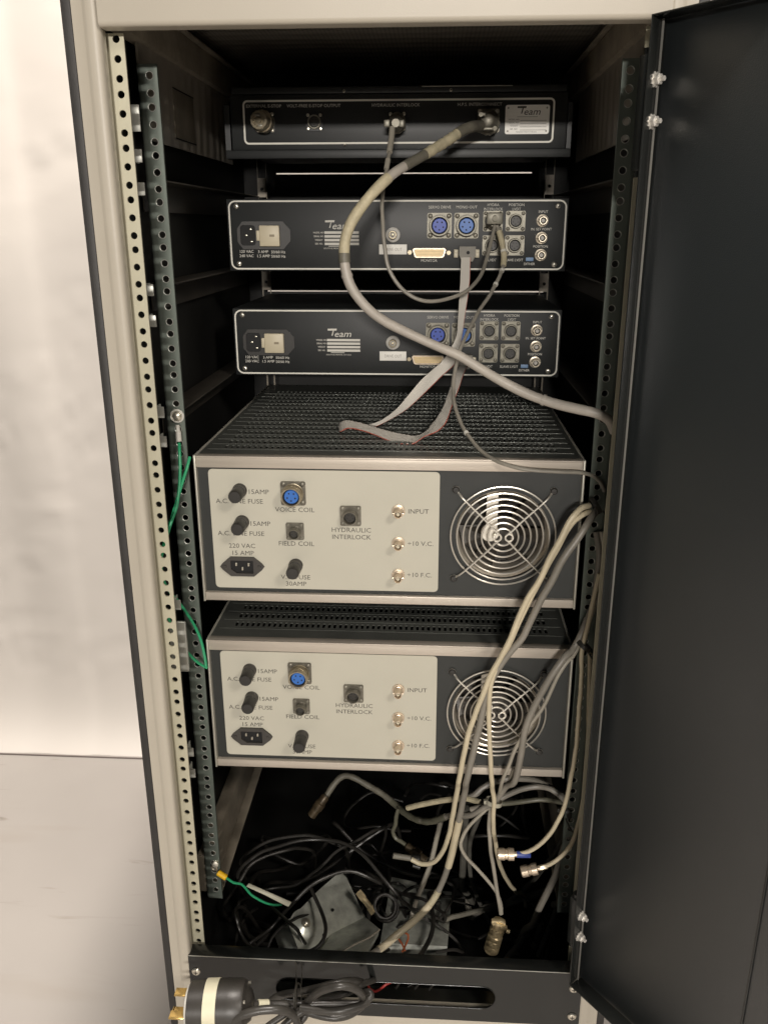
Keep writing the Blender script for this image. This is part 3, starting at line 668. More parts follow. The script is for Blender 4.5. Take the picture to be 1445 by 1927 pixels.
    socket(u, 121.0, -12.2, 12.2, 8.6, 8, 'dkins'); socket(u, 149.2, -12.2, 12.2, 8.6, 8, 'dkins')
    for z in (17.6, -3.2, -23.8): bnc(u, 182.8, z, r=5.0, L=11, base=7.4, ins='white_ins')
    sw = MB(O); sw.box(164.2, 173.8, -2.4, -.1, -31.4, -26.8, bev=.5); sw.build('dither_switch', 'blue_sw', u)
    return u
ctl = make_controller()
ctl2 = copy_tree(ctl); ctl2.location.z = (-304-44-FZ)*S
ctl2['label'] = 'black servo controller just above the perforated top, crossed by the thick sleeved cable'

# ------------------------------------------------------------------ the two amplifiers
def make_amp():
    u = unit('power_amplifier', 'silver-trimmed power amplifier under the ribbon cable, upper of the two', (0, 84, -581), (0, 0, -90), 'power amplifiers in the rack')
    O = UO[u.name]
    HX = 218.2
    fr = MB(O)
    fr.box(-HX+2.6, HX-2.6, 0, 12, 75.2, 88.6, bev=.7).box(-HX+2.6, HX-2.6, -.8, 0.2, 86.6, 88.9, bev=.3)
    bz = fr.build('bezel_bar', 'alu', u)
    fr = MB(O); fr.box(-HX+2.6, HX-2.6, 0, 12, -89, -79.0, bev=.7); fr.build('bezel_bar', 'alu', u)
    for sg in (-1, 1):
        sd = MB(O); sd.box(min(sg*HX, sg*(HX-2.4)), max(sg*HX, sg*(HX-2.4)), -1.2, 440, -90, 89.4, bev=.5); sd.build('side_plate', 'alu_side', u)
    # rear face with a real fan opening
    pf = MB(O); pf.plate([(-HX+2.8, -78.8), (HX-2.8, -78.8), (HX-2.8, 75), (-HX+2.8, 75)], [circ(131.5, -1.5, 53.5, 56)], 5, 2)
    face = pf.build('rear_face', 'amp_black', u)
    MB(O).box(-HX+3, HX-3, 8, 440, -88, -86).build('bottom_plate', 'inside', u, smooth=False)
    MB(O).box(-HX+3, HX-3, 437, 440, -85.8, 86).build('front_plate', 'inside', u, smooth=False)
    # perforated cover
    cv = MB(O); b = cv.b
    nx, ny, px, py = 57, 15, 6.82, 23.6
    xs = [-HX+2.8]; [xs.extend((-191.0+px*i-1.6, -191.0+px*i+1.6)) for i in range(nx)]; xs.append(HX-2.8)
    ys = [.5]; [ys.extend((44.5+py*j-5.6, 44.5+py*j+5.6)) for j in range(ny)]; ys.append(437)
    G1 = [[b.verts.new((x, y, 88.4)) for y in ys] for x in xs]
    for i in range(len(xs)-1):
        for jj in range(len(ys)-1):
            if i % 2 == 1 and jj % 2 == 1: continue
            b.faces.new((G1[i][jj], G1[i+1][jj], G1[i+1][jj+1], G1[i][jj+1]))
    ex = bmesh.ops.extrude_face_region(b, geom=list(b.faces))
    for g in ex['geom']:
        if isinstance(g, bmesh.types.BMVert): g.co.z -= 1.2
    for jj in range(ny): cv.box(-HX+8, HX-8, 44.5+py*jj-12.4, 44.5+py*jj-11.8, 88.42, 88.75)
    cv.build('perforated_cover', 'cover', u, smooth=False)
    # legend plate
    lp = MB(O); lp.plate(rrect(-203.6, 58.9, -73.8, 72.6, 5, 5), [], 3.8, 1.1); pl = lp.build('legend_plate', 'amp_white', u)
    t = MB(O)
    for s_, x, z in (('15AMP', -147.3, 45.8), ('A.C. LINE FUSE', -169.5, 34.2), ('15AMP', -147.3, 7.2), ('A.C. LINE FUSE', -169.8, -5.2), ('220 VAC', -169.5, -20.6), ('15 AMP', -169.5, -29.6), ('VOICE COIL', -106, 25), ('FIELD COIL', -105.8, -16.6),
                     ('V.C. FUSE', -108, -59), ('30AMP', -108, -67.4), ('HYDRAULIC', -41.6, 1.4), ('INTERLOCK', -41.6, -7.2), ('INPUT', 35.2, 25.4), ('\u00f710 V.C.', 38, -13.8), ('\u00f710 F.C.', 37.2, -53.0)): t.text(s_, 7.9, x, z, 3.7, sx=1.06, bold=.010)
    t.build('lettering', 'amp_ink', pl, smooth=False)
    UO[u.name] = (0, -3.8, -90)     # the hardware below sits on the legend plate, 3.8 mm inside the unit's front
    fuse(u, -168.2, 47.8); fuse(u, -167.6, 9.4); fuse(u, -107.2, -43.2)
    a = socket(u, -107, 45.3, 14.2, 11.6, 17, 'blue', fl='flange_dark', sh='shell', lens=.86)
    socket(u, -106.5, -.6, 10.3, 6.4, 13, 'dkins', fl='flange_dark', sh='flange_dark', screws='flange', lens=.8)
    socket(u, -42, 19.4, 12.0, 8.4, 11, 'dkins', fl='flange_dark', sh='flange_dark', screws='flange', lens=.7)
    for z in (26, -13, -53): bnc(u, 12.6, z, m='bnc_warm', r=4.7, L=15, base=7.6, ins='cream_ins')
    O2 = UO[u.name]
    hx = MB(O2); hx.plate([(-184, -57.8), (-156.5, -57.8), (-147, -49.6), (-144.2, -45.8), (-147, -42), (-156.5, -33.8), (-184, -33.8), (-193.5, -42), (-196.3, -45.8), (-193.5, -49.6)], [[(-183.5, -38), (-157, -38), (-157, -54), (-177, -54), (-183.5, -49)]], -3.2, 3.0)
    ih = hx.build('mains_inlet', 'bakelite_g', u)
    MB(O2).box(-184, -156.6, -.25, -.1, -54.5, -37.5).build('inlet_recess', 'void', ih, smooth=False)
    for x, z in ((-177.4, -43.2), (-162.8, -43.2), (-170.2, -48.4)): MB(O2).box(x-1.0, x+1.0, -2.8, -.2, z-1.9, z+1.9, bev=.3).build('pin', 'pin', ih)
    for x in (-190.6, -150): 
        s_ = MB(O2); s_.lathe((x, -3.2, -45.8), (0, -1, 0), [(2.4, 0), (2.0, .9), (0, 1.0)], 14); s_.build('inlet_screw', 'bakelite_g', ih)
    # fan
    fx, fz = 131.5, -1.5
    hs = MB(O); hs.lathe((fx, 7.2, fz), (0, 1, 0), [(53.4, 0), (53.4, 3), (51.5, 5), (50.5, 36), (49.5, 36), (50.2, 4), (51.8, 1.5), (53.4, 0)], 56); fan = hs.build('cooling_fan', 'alu_ring', u)
    bk = MB(O); bk.lathe((fx, 45, fz), (0, -1, 0), [(0, 0), (53, 0), (53, 1)], 40); bk.build('fan_backing', 'fan_dark', fan)
    hb = MB(O); hb.lathe((fx-2, 36, fz-3), (0, -1, 0), [(21, 0), (21, 14), (19, 16), (0, 16.4)], 32); hb.build('hub', 'fan_hub', fan)
    sr = MB(O); sr.box(fx-19, fx-6, 11, 14, fz+2, fz+49, bev=.5).box(fx-13.2, fx-12.2, 10.6, 11.2, fz+8, fz+48); sr.lathe((fx-14, 14, fz), (0, -1, 0), [(10.5, 0), (10.5, 3), (9.5, 4), (0, 4)], 28); sr.build('strut', 'strut', fan)
    for k in range(7):
        q = 2*math.pi*k/7+.5; bl = MB(O); P0 = []
        for rr, da in ((20, -.10), (49, -.05), (49.5, .42), (20, .5)): P0.append((fx+rr*math.cos(q+da), 34-10*da*2, fz+rr*math.sin(q+da)))
        bl.slab(P0, (0, -1, 0), 1.0); bl.build('blade', 'fan_hub' if False else 'fan_hub', fan)
    g = MB(O)
    for R_ in (59.3, 52.2, 45.2, 38.2, 31.2, 24.2, 17.2, 10.2): g.torus((fx, -1.5 if R_ < 58 else .6, fz), (0, 1, 0), R_, 1.05, 64, 7)
    for sg in (-1, 1):
        lp_ = []
        c0 = (fx+sg*6, fz)
        P1 = [(fx+sg*53.5, 2.8, fz+53.0), (fx+sg*51.0, 1.5, fz+50.4), (fx+sg*45, -3.0, fz+44.2), (fx+sg*20, -3.4, fz+19.5), (fx+sg*9, -3.4, fz+7.5), (fx+sg*3.4, -3.4, fz+2.6), (fx+sg*2.6, -3.4, fz), (fx+sg*3.4, -3.4, fz-2.6), (fx+sg*9, -3.4, fz-7.5), (fx+sg*20, -3.4, fz-19.5), (fx+sg*45, -3.0, fz-44.2), (fx+sg*51, 1.5, fz-50.4), (fx+sg*53.5, 2.8, fz-53.0)]
        g.tube(P1, 1.15, seg=8, step=3); g.torus((fx+sg*6.6, -3.6, fz), (0, 1, 0), 4.2, 1.0, 24, 6)
        for sz_ in (-1, 1): g.torus((fx+sg*54.5, 3.2, fz+sz_*54), (0, 1, 0), 3.4, 1.0, 20, 6)
    gr = g.build('fan_grille', 'chrome', fan)
    for sg in (-1, 1):
        for sz_ in (-1, 1):
            s_ = MB(O); s_.lathe((fx+sg*54.5, 3.6, fz+sz_*54), (0, -1, 0), [(4.2, 0), (4.2, 1.2), (3.0, 2.6), (0, 2.8)], 14); s_.build('grille_screw', 'bakelite', gr)
    return u
amp = make_amp()
amp2 = copy_tree(amp); amp2.location = (0.8*S, 77*S, (-717-91-FZ)*S)
amp2['label'] = 'silver-trimmed power amplifier, lower of the two, standing just over the pile of cables'
CABLES = {
  'thick': [(101.1, 268.0, -44.1), (90.1, 255.0, -46.5), (77.4, 240.0, -52.5), (61.6, 222.0, -64.2), (36.7, 195.0, -80.8), (16.7, 178.0, -92.8), (-0.2, 165.0, -104.4), (-18.6, 152.0, -122.3), (-35.3, 142.0, -143.1), (-44.9, 137.0, -160.6), (-48.9, 134.0, -178.8), (-47.9, 132.0, -201.0), (-41.0, 130.0, -221.7), (-24.5, 126.0, -241.9), (-5.6, 122.0, -255.7), (19.7, 117.0, -267.7), (49.0, 112.0, -280.1), (76.4, 107.0, -290.8), (101.4, 102.0, -304.8), (122.7, 96.0, -316.3), (150.1, 90.0, -328.9), (178.0, 82.0, -337.4), (202.0, 72.0, -341.4), (220.6, 66.0, -344.5), (235.0, 66.0, -351.7), (243.5, 72.0, -365.7)],
  'thinA': [(-3.5, 262.0, -46.3), (-4.1, 250.0, -60.2), (-5.9, 236.0, -77.4), (-8.4, 225.0, -94.2), (-10.8, 214.0, -113.2), (-12.1, 204.0, -136.5), (-10.5, 196.0, -165.6), (-6.0, 192.0, -194.9), (2.7, 190.0, -215.6), (17.6, 190.0, -231.8), (35.6, 190.0, -239.6), (57.4, 196.0, -240.0), (81.1, 206.0, -233.4), (97.0, 220.0, -222.1), (106.7, 234.0, -208.7), (113.4, 250.0, -189.5), (118.5, 262.0, -169.3), (121.6, 268.0, -156.4)],
  'thinB': [(124.9, 268.0, -157.6), (128.8, 262.0, -169.3), (132.1, 254.0, -184.7), (132.7, 247.0, -198.1), (128.6, 236.0, -211.8), (117.5, 220.0, -231.3), (102.9, 205.0, -252.3), (90.4, 190.0, -274.3), (80.6, 176.0, -292.9), (75.3, 168.0, -313.5), (73.1, 160.0, -333.9), (74.6, 150.0, -352.0), (80.9, 136.0, -370.7), (92.2, 118.0, -386.2), (106.0, 98.0, -396.9), (120.9, 80.0, -402.7), (139.5, 72.0, -406.8), (163.5, 70.0, -409.4), (189.3, 70.0, -410.9), (209.6, 72.0, -411.7), (224.9, 76.0, -416.3), (234.9, 80.0, -425.3), (239.8, 80.0, -435.6)],
  'creamA': [(222.5, 70.0, -448.8), (212.1, 58.0, -447.8), (204.5, 50.0, -451.7), (198.2, 48.0, -460.8), (189.3, 46.0, -481.5), (178.8, 45.0, -503.0), (168.5, 44.0, -530.3), (156.2, 44.0, -554.9), (140.9, 44.0, -599.7), (133.4, 44.0, -618.6), (121.2, 44.0, -646.3), (111.3, 44.0, -678.4), (103.7, 46.0, -703.6), (97.6, 48.0, -729.1), (93.3, 50.0, -761.3), (88.0, 56.0, -803.7), (87.9, 64.0, -813.1), (84.0, 80.0, -865.4), (79.5, 95.0, -912.3), (71.3, 105.0, -952.1), (59.9, 112.0, -975.3), (44.0, 118.0, -984.5), (29.8, 122.0, -980.9)],
  'creamB': [(223.0, 70.0, -455.7), (215.1, 58.0, -454.8), (205.3, 52.0, -459.4), (196.7, 50.0, -471.3), (188.0, 50.0, -492.2), (176.8, 50.0, -516.1), (164.9, 50.0, -546.2), (157.3, 50.0, -565.3), (140.2, 50.0, -610.4), (132.6, 50.0, -629.5), (125.6, 48.0, -645.7), (122.2, 47.0, -660.5), (120.8, 46.0, -679.4), (120.9, 46.0, -703.0), (122.0, 48.0, -728.2), (124.8, 50.0, -760.1), (128.8, 56.0, -802.0), (130.3, 66.0, -819.3), (133.8, 74.0, -845.1), (134.7, 80.0, -878.9), (139.5, 92.0, -921.0), (147.9, 110.0, -969.8), (164.2, 140.0, -1028.8), (175.9, 160.0, -1060.0)],
  'greyMain': [(233.6, 74.0, -453.3), (225.9, 66.0, -459.6), (217.8, 58.0, -469.4), (208.9, 54.0, -483.4), (194.6, 50.0, -504.7), (182.8, 50.0, -532.7), (170.8, 50.0, -561.2), (156.3, 50.0, -598.8), (142.3, 50.0, -619.7), (130.5, 50.0, -639.0), (122.0, 50.0, -660.4), (116.4, 50.0, -684.0), (111.8, 50.0, -709.9), (107.3, 52.0, -739.6), (103.0, 54.0, -770.0), (97.5, 60.0, -806.3), (97.3, 74.0, -826.9), (92.1, 88.0, -882.9), (88.3, 96.0, -917.4), (84.0, 102.0, -951.2), (77.9, 106.0, -984.1), (68.5, 106.0, -1014.2), (55.9, 100.0, -1035.2), (36.2, 92.0, -1054.7), (12.9, 78.0, -1066.9), (-2.2, 64.0, -1070.6), (-20.5, 46.0, -1069.9)],
  'greyRight': [(235.5, 84.0, -484.1), (240.1, 80.0, -508.1), (239.7, 78.0, -539.8), (234.7, 74.0, -578.0), (217.9, 66.0, -619.7), (206.7, 56.0, -625.3), (195.9, 50.0, -638.9), (183.6, 48.0, -663.0), (172.2, 48.0, -692.6), (165.4, 48.0, -714.7), (161.9, 50.0, -740.3), (160.1, 54.0, -772.0), (157.0, 64.0, -806.9), (148.6, 78.0, -823.5), (137.5, 84.0, -848.4), (125.1, 90.0, -864.9), (107.2, 98.0, -884.7), (79.4, 120.0, -906.2), (56.1, 140.0, -932.1), (37.7, 160.0, -947.0), (20.6, 180.0, -954.1), (5.0, 200.0, -955.7), (-15.2, 215.0, -949.3), (-39.1, 225.0, -941.5), (-60.1, 230.0, -932.7), (-74.9, 232.0, -933.1), (-87.1, 228.0, -943.3), (-99.0, 220.0, -959.8), (-108.9, 214.0, -972.7)],
  'greyRight2': [(240.5, 80.0, -482.5), (245.4, 78.0, -520.1), (240.9, 74.0, -564.4), (219.5, 64.0, -623.3), (208.1, 56.0, -634.4), (196.3, 52.0, -655.4), (185.2, 50.0, -687.6), (172.0, 50.0, -711.8), (156.5, 52.0, -743.9), (148.1, 58.0, -779.5), (141.1, 66.0, -811.3), (140.8, 86.0, -843.2), (135.0, 88.0, -858.4), (125.1, 88.0, -868.9), (107.0, 88.0, -891.3), (97.7, 88.0, -910.2), (94.3, 88.0, -925.5), (101.2, 88.0, -941.6), (116.6, 86.0, -959.1), (132.5, 84.0, -978.0), (142.7, 80.0, -990.5), (148.8, 76.0, -1005.6), (150.4, 74.0, -1020.6)],
  'toConn': [(157.4, 70.0, -791.2), (152.0, 78.0, -816.8), (138.4, 86.0, -852.2), (131.6, 88.0, -867.5), (129.9, 88.0, -888.0), (131.8, 86.0, -911.5), (135.2, 84.0, -937.5), (139.5, 82.0, -963.8), (143.6, 78.0, -988.5), (147.4, 75.0, -1007.1), (149.4, 74.0, -1020.6)],
  'arc1': [(84.6, 120.0, -878.6), (100.0, 118.0, -875.0), (111.3, 116.0, -869.0), (119.8, 118.0, -861.0), (134.1, 122.0, -853.2), (155.3, 126.0, -848.5), (183.3, 120.0, -844.0), (201.0, 110.0, -843.6), (214.9, 100.0, -847.0), (227.1, 92.0, -852.1), (234.9, 90.0, -862.4)],
  'arc2': [(107.1, 100.0, -878.3), (123.6, 96.0, -868.7), (138.0, 92.0, -857.0), (155.1, 98.0, -850.8), (172.3, 104.0, -846.9), (193.1, 106.0, -844.2), (207.2, 100.0, -842.4), (218.1, 96.0, -847.8), (228.4, 92.0, -857.6), (238.7, 96.0, -878.4)],
  'arc3': [(92.7, 112.0, -899.1), (115.0, 104.0, -883.5), (133.0, 96.0, -866.7), (150.0, 98.0, -865.3), (173.2, 104.0, -866.1), (197.9, 106.0, -863.7), (219.2, 98.0, -860.1), (231.5, 92.0, -862.0), (241.2, 96.0, -887.4)],
  'stub': [(23.5, 150.0, -919.3), (35.7, 142.0, -908.5), (51.7, 135.0, -898.2), (69.3, 128.0, -887.9), (86.6, 120.0, -878.5), (101.8, 116.0, -873.8), (118.5, 105.0, -870.4)],
  'branch': [(9.2, 190.0, -952.6), (5.9, 190.0, -968.0), (5.0, 190.0, -980.8), (1.2, 190.0, -993.9), (5.6, 188.0, -1003.7), (14.3, 184.0, -1006.3), (25.2, 178.0, -1010.9)],
  'bnc1': [(239.9, 70.0, -529.8), (233.0, 66.0, -574.1), (227.6, 62.0, -608.5), (225.4, 60.0, -625.2), (226.7, 58.0, -665.7), (226.6, 56.0, -714.3), (225.3, 54.0, -764.4), (221.1, 52.0, -800.7), (215.7, 50.0, -831.6), (205.6, 48.0, -860.1), (191.7, 46.0, -880.4), (176.0, 45.0, -893.1), (161.8, 45.0, -897.7)],
  'bnc2': [(238.7, 80.0, -635.9), (242.6, 80.0, -707.5), (245.0, 78.0, -780.9), (242.9, 72.0, -838.6), (238.7, 66.0, -867.3), (232.0, 60.0, -889.0), (220.0, 56.0, -906.4), (205.3, 54.0, -919.1), (193.1, 54.0, -924.7)],
  'rightA': [(247.8, 100.0, -804.6), (245.8, 100.0, -852.6), (237.6, 100.0, -902.3), (229.5, 100.0, -936.4), (223.7, 102.0, -973.0), (215.3, 104.0, -1004.2), (206.5, 106.0, -1032.6), (202.4, 110.0, -1054.9)],
  'rightB': [(209.5, 150.0, -1091.7), (204.0, 150.0, -1107.9), (197.7, 145.0, -1117.8), (188.6, 135.0, -1122.6), (179.0, 120.0, -1124.6), (169.1, 110.0, -1127.7), (163.7, 105.0, -1131.8)],
  'rightC': [(219.1, 170.0, -1130.1), (217.0, 165.0, -1141.4), (211.9, 155.0, -1146.3), (205.9, 145.0, -1153.8)],
  'rightD': [(236.6, 170.0, -1135.9), (233.2, 160.0, -1146.2), (226.8, 140.0, -1143.2), (217.9, 110.0, -1134.1)],
  'paleflat': [(135.3, 190.0, -1127.2), (152.6, 190.0, -1122.9), (172.6, 195.0, -1120.5), (191.0, 205.0, -1121.0), (207.6, 215.0, -1124.3), (219.2, 220.0, -1124.3)],
  'darkR': [(229.5, 140.0, -1066.3), (237.6, 130.0, -1054.2), (244.1, 115.0, -1032.3), (248.0, 100.0, -1006.4)],
  'darkV': [(105.2, 170.0, -932.4), (104.4, 175.0, -958.9), (104.3, 180.0, -993.5), (104.0, 185.0, -1023.8), (103.9, 190.0, -1057.3), (104.1, 200.0, -1096.2), (111.4, 205.0, -1114.3)],
  'paleV': [(70.3, 200.0, -981.1), (66.3, 195.0, -997.8), (61.3, 185.0, -1018.0), (55.7, 175.0, -1038.1), (46.1, 165.0, -1063.5), (37.0, 155.0, -1080.8), (31.0, 145.0, -1100.5)],
  'dimA': [(247.1, 108.0, -891.9), (245.7, 118.0, -951.5), (240.4, 135.0, -1029.7), (231.6, 148.0, -1099.0), (211.2, 130.0, -1148.9)],
  'dimB': [(237.3, 130.0, -901.9), (234.1, 155.0, -975.5), (211.2, 185.0, -1059.3), (176.6, 200.0, -1119.2), (134.6, 205.0, -1159.6), (98.3, 200.0, -1163.7)],
  'dimC': [(124.0, 150.0, -923.0), (111.9, 175.0, -998.6), (118.2, 195.0, -1082.9), (141.1, 190.0, -1141.2), (167.6, 165.0, -1159.1), (183.4, 130.0, -1150.5)],
  'stubB': [(81.9, 150.0, -1109.4), (101.0, 155.0, -1106.7), (120.2, 160.0, -1104.0)],
}
BLACKS = {
  'bk1': [(-201.3, 150.0, -1019.2), (-183.8, 160.0, -1011.4), (-161.2, 175.0, -1013.2), (-137.9, 185.0, -1012.3), (-113.7, 190.0, -1012.7), (-89.9, 188.0, -1011.7), (-65.7, 180.0, -1011.2), (-39.7, 165.0, -1015.5), (-18.9, 150.0, -1028.9), (4.5, 135.0, -1046.3)],
  'bk2': [(-206.9, 190.0, -1036.1), (-184.7, 200.0, -1028.4), (-158.6, 210.0, -1028.0), (-131.1, 214.0, -1027.3), (-110.9, 212.0, -1028.5), (-86.1, 205.0, -1032.0)],
  'bk3': [(-184.6, 60.0, -1074.3), (-162.1, 85.0, -1074.3), (-145.9, 100.0, -1061.8), (-128.5, 110.0, -1045.8), (-108.3, 122.0, -1031.4), (-85.2, 135.0, -1026.7), (-67.2, 142.0, -1024.9), (-48.7, 145.0, -1027.7), (-26.2, 145.0, -1038.6)],
  'bk4': [(-158.8, 50.0, -1073.1), (-154.4, 62.0, -1065.6), (-143.6, 72.0, -1058.1), (-131.2, 80.0, -1054.6)],
  'bk5': [(-202.7, 70.0, -1048.4), (-199.4, 66.0, -1056.8), (-188.8, 55.0, -1065.6), (-172.6, 45.0, -1070.3)],
  'bk6': [(-178.3, 140.0, -1060.4), (-162.4, 145.0, -1060.6), (-135.5, 150.0, -1059.2), (-114.3, 160.0, -1047.5), (-98.9, 168.0, -1038.9), (-81.5, 180.0, -1025.2), (-53.2, 195.0, -1017.0), (-34.4, 205.0, -1010.5)],
  'bk7': [(-109.6, 120.0, -1035.1), (-104.5, 110.0, -1036.3), (-96.0, 96.0, -1039.6), (-87.1, 78.0, -1041.2), (-81.2, 60.0, -1043.2), (-82.9, 45.0, -1047.3), (-90.7, 35.0, -1050.5), (-103.9, 30.0, -1053.8), (-112.3, 30.0, -1057.0)],
  'bk8': [(-29.0, 180.0, -1064.6), (-11.2, 170.0, -1066.9), (4.8, 160.0, -1070.1), (25.1, 150.0, -1070.9), (45.7, 145.0, -1070.7), (64.8, 140.0, -1080.9)],
  'bk9': [(-129.2, 60.0, -1037.0), (-172.0, 110.0, -1054.5), (-199.4, 130.0, -1066.1), (-215.3, 130.0, -1076.3), (-213.4, 110.0, -1084.8), (-189.6, 80.0, -1085.4)],
  'bk10': [(-18.4, 260.0, -1048.4), (-42.5, 250.0, -1061.0), (-74.3, 235.0, -1079.4), (-113.2, 215.0, -1098.2), (-144.5, 205.0, -1105.5), (-176.1, 200.0, -1104.4)],
  'bk11': [(57.2, 150.0, -1081.6), (61.2, 120.0, -1089.4), (56.2, 90.0, -1086.7), (47.2, 60.0, -1075.5)],
  'bk12': [(164.4, 200.0, -1093.1), (179.0, 195.0, -1095.5), (192.3, 185.0, -1097.9), (211.8, 165.0, -1098.7), (224.8, 150.0, -1106.2), (229.9, 130.0, -1109.3)],
  'bk13': [(104.3, 180.0, -1108.4), (123.7, 175.0, -1110.3), (141.2, 170.0, -1110.3), (162.0, 170.0, -1107.3)],
  'bk14': [(-87.3, 280.0, -1068.3), (-52.5, 265.0, -1094.7), (-9.6, 250.0, -1110.0), (40.6, 235.0, -1114.1), (89.5, 230.0, -1107.0), (130.4, 240.0, -1104.1)],
  'bk15': [(-233.1, 140.0, -1077.5), (-218.8, 150.0, -1057.7), (-207.1, 170.0, -1047.0), (-186.4, 185.0, -1042.2), (-157.4, 200.0, -1042.5)],
  'whitethin': [(-60.6, 22.0, -1045.4), (-43.3, 40.0, -1048.7), (-23.0, 55.0, -1050.0), (-10.7, 70.0, -1051.4)],
}
WIRES = {
  'redA': [(7.8, 100.0, -1090.5), (14.1, 90.0, -1087.2), (19.6, 80.0, -1085.6), (23.6, 70.0, -1085.8)],
  'redB': [(14.9, 105.0, -1087.8), (27.0, 95.0, -1084.3), (25.2, 85.0, -1087.8), (19.9, 72.0, -1090.0)],
  'redslot': [(-24.0, 20.0, -1089.5), (-19.3, 12.0, -1089.0), (-12.8, 8.0, -1088.5), (-5.3, 8.0, -1083.6), (2.0, 10.0, -1077.5), (11.9, 16.0, -1078.4)],
}
GREENS = {
  'gA1': [(-230.3, 76.0, -385.9), (-228.6, 70.0, -394.0), (-228.2, 66.0, -411.1), (-230.0, 62.0, -434.5), (-233.1, 55.0, -454.0), (-237.7, 48.0, -470.4), (-242.4, 44.0, -484.7), (-247.9, 42.0, -499.8), (-251.4, 42.0, -519.1), (-250.7, 44.0, -539.4), (-245.9, 48.0, -554.3), (-241.5, 58.0, -568.9), (-234.2, 66.0, -589.6), (-228.6, 74.0, -610.8), (-223.4, 76.0, -629.4), (-219.2, 72.0, -648.5), (-217.0, 68.0, -659.8)],
  'gA2': [(-220.8, 80.0, -402.7), (-222.3, 72.0, -412.8), (-226.4, 66.0, -426.5), (-231.3, 60.0, -443.2), (-236.3, 54.0, -460.0), (-242.1, 48.0, -479.9), (-248.8, 42.0, -503.0), (-253.6, 40.0, -531.2), (-252.5, 40.0, -560.6), (-248.7, 44.0, -587.9), (-244.5, 52.0, -612.3), (-237.7, 58.0, -632.1), (-229.3, 64.0, -649.3), (-222.7, 70.0, -659.7), (-217.1, 72.0, -664.2)],
  'gB': [(-215.2, 76.0, -981.2), (-206.2, 80.0, -993.2), (-198.0, 84.0, -998.3), (-192.5, 86.0, -1007.0), (-186.3, 88.0, -1019.4), (-177.9, 88.0, -1026.1), (-167.6, 92.0, -1036.7), (-156.9, 96.0, -1043.7), (-147.5, 100.0, -1046.2)],
}
CORD = {
  'cordout': [(-147.6, -78.0, -1014.6), (-128.1, -74.0, -1020.0), (-112.1, -70.0, -1023.4), (-98.2, -66.0, -1027.6), (-81.6, -64.0, -1028.6), (-66.0, -62.0, -1029.3), (-50.4, -60.0, -1030.7), (-37.1, -58.0, -1032.8), (-23.7, -56.0, -1032.7), (-14.3, -52.0, -1030.8), (-12.3, -48.0, -1029.4), (-16.0, -45.0, -1027.9), (-20.7, -44.0, -1030.8)],
  'arch': [(-89.6, -70.0, -1025.5), (-82.2, -72.0, -1012.5), (-73.4, -76.0, -998.6), (-62.6, -80.0, -986.2), (-48.0, -82.0, -978.7), (-36.2, -80.0, -981.0), (-26.9, -76.0, -990.0), (-21.0, -70.0, -1005.2), (-20.8, -62.0, -1023.2)],
  'up': [(-132.6, -50.0, -1042.9), (-125.4, -50.0, -1036.4), (-113.6, -50.0, -1031.2), (-101.6, -52.0, -1026.6), (-89.7, -54.0, -1020.6), (-77.8, -56.0, -1013.9), (-63.7, -58.0, -1005.9), (-50.4, -56.0, -1003.4), (-37.5, -50.0, -1006.5), (-29.3, -42.0, -1015.8), (-25.5, -34.0, -1026.1)],
  'mid': [(-79.9, -60.0, -1027.8), (-68.8, -58.0, -1026.5), (-55.3, -56.0, -1025.0), (-44.2, -54.0, -1023.0), (-35.4, -50.0, -1021.9), (-29.0, -46.0, -1020.8), (-20.5, -38.0, -1022.7), (-14.4, -28.0, -1030.4), (-6.4, -10.0, -1046.0)],
  'low1': [(-91.7, -72.0, -1029.2), (-78.0, -74.0, -1031.8), (-64.3, -76.0, -1032.9), (-50.9, -76.0, -1033.5), (-39.1, -72.0, -1034.6), (-30.7, -66.0, -1035.4), (-23.3, -60.0, -1033.1), (-16.8, -56.0, -1028.5)],
  'low2': [(-92.2, -80.0, -1016.8), (-76.4, -82.0, -1016.3), (-60.6, -84.0, -1014.6), (-45.1, -84.0, -1012.6), (-32.3, -80.0, -1013.0), (-21.9, -74.0, -1015.0), (-14.6, -68.0, -1015.8)],
  'front': [(-188.1, -110.0, -1036.5), (-172.0, -108.0, -1015.5), (-157.8, -106.0, -1002.7), (-140.7, -104.0, -997.1), (-127.0, -102.0, -996.0), (-115.5, -100.0, -997.1), (-106.7, -96.0, -1003.0), (-102.6, -90.0, -1012.8), (-98.2, -86.0, -1023.1), (-95.6, -84.0, -1035.6), (-95.0, -84.0, -1050.3)],
  'dn1': [(-84.8, -78.0, -1018.7), (-92.1, -82.0, -1021.7), (-100.4, -86.0, -1024.7), (-108.8, -90.0, -1030.6), (-117.3, -94.0, -1039.4)],
  'dn2': [(-100.2, -74.0, -1024.4), (-110.5, -80.0, -1028.2), (-121.8, -86.0, -1031.9), (-133.1, -92.0, -1037.0), (-139.1, -96.0, -1039.8)],
  'dn3': [(-85.3, -70.0, -1031.2), (-89.4, -74.0, -1038.4), (-96.9, -78.0, -1045.9), (-101.2, -82.0, -1056.1)],
  'inslot': [(12.2, 10.0, -1105.3), (24.0, 25.0, -1108.5), (33.9, 40.0, -1114.2)],
}
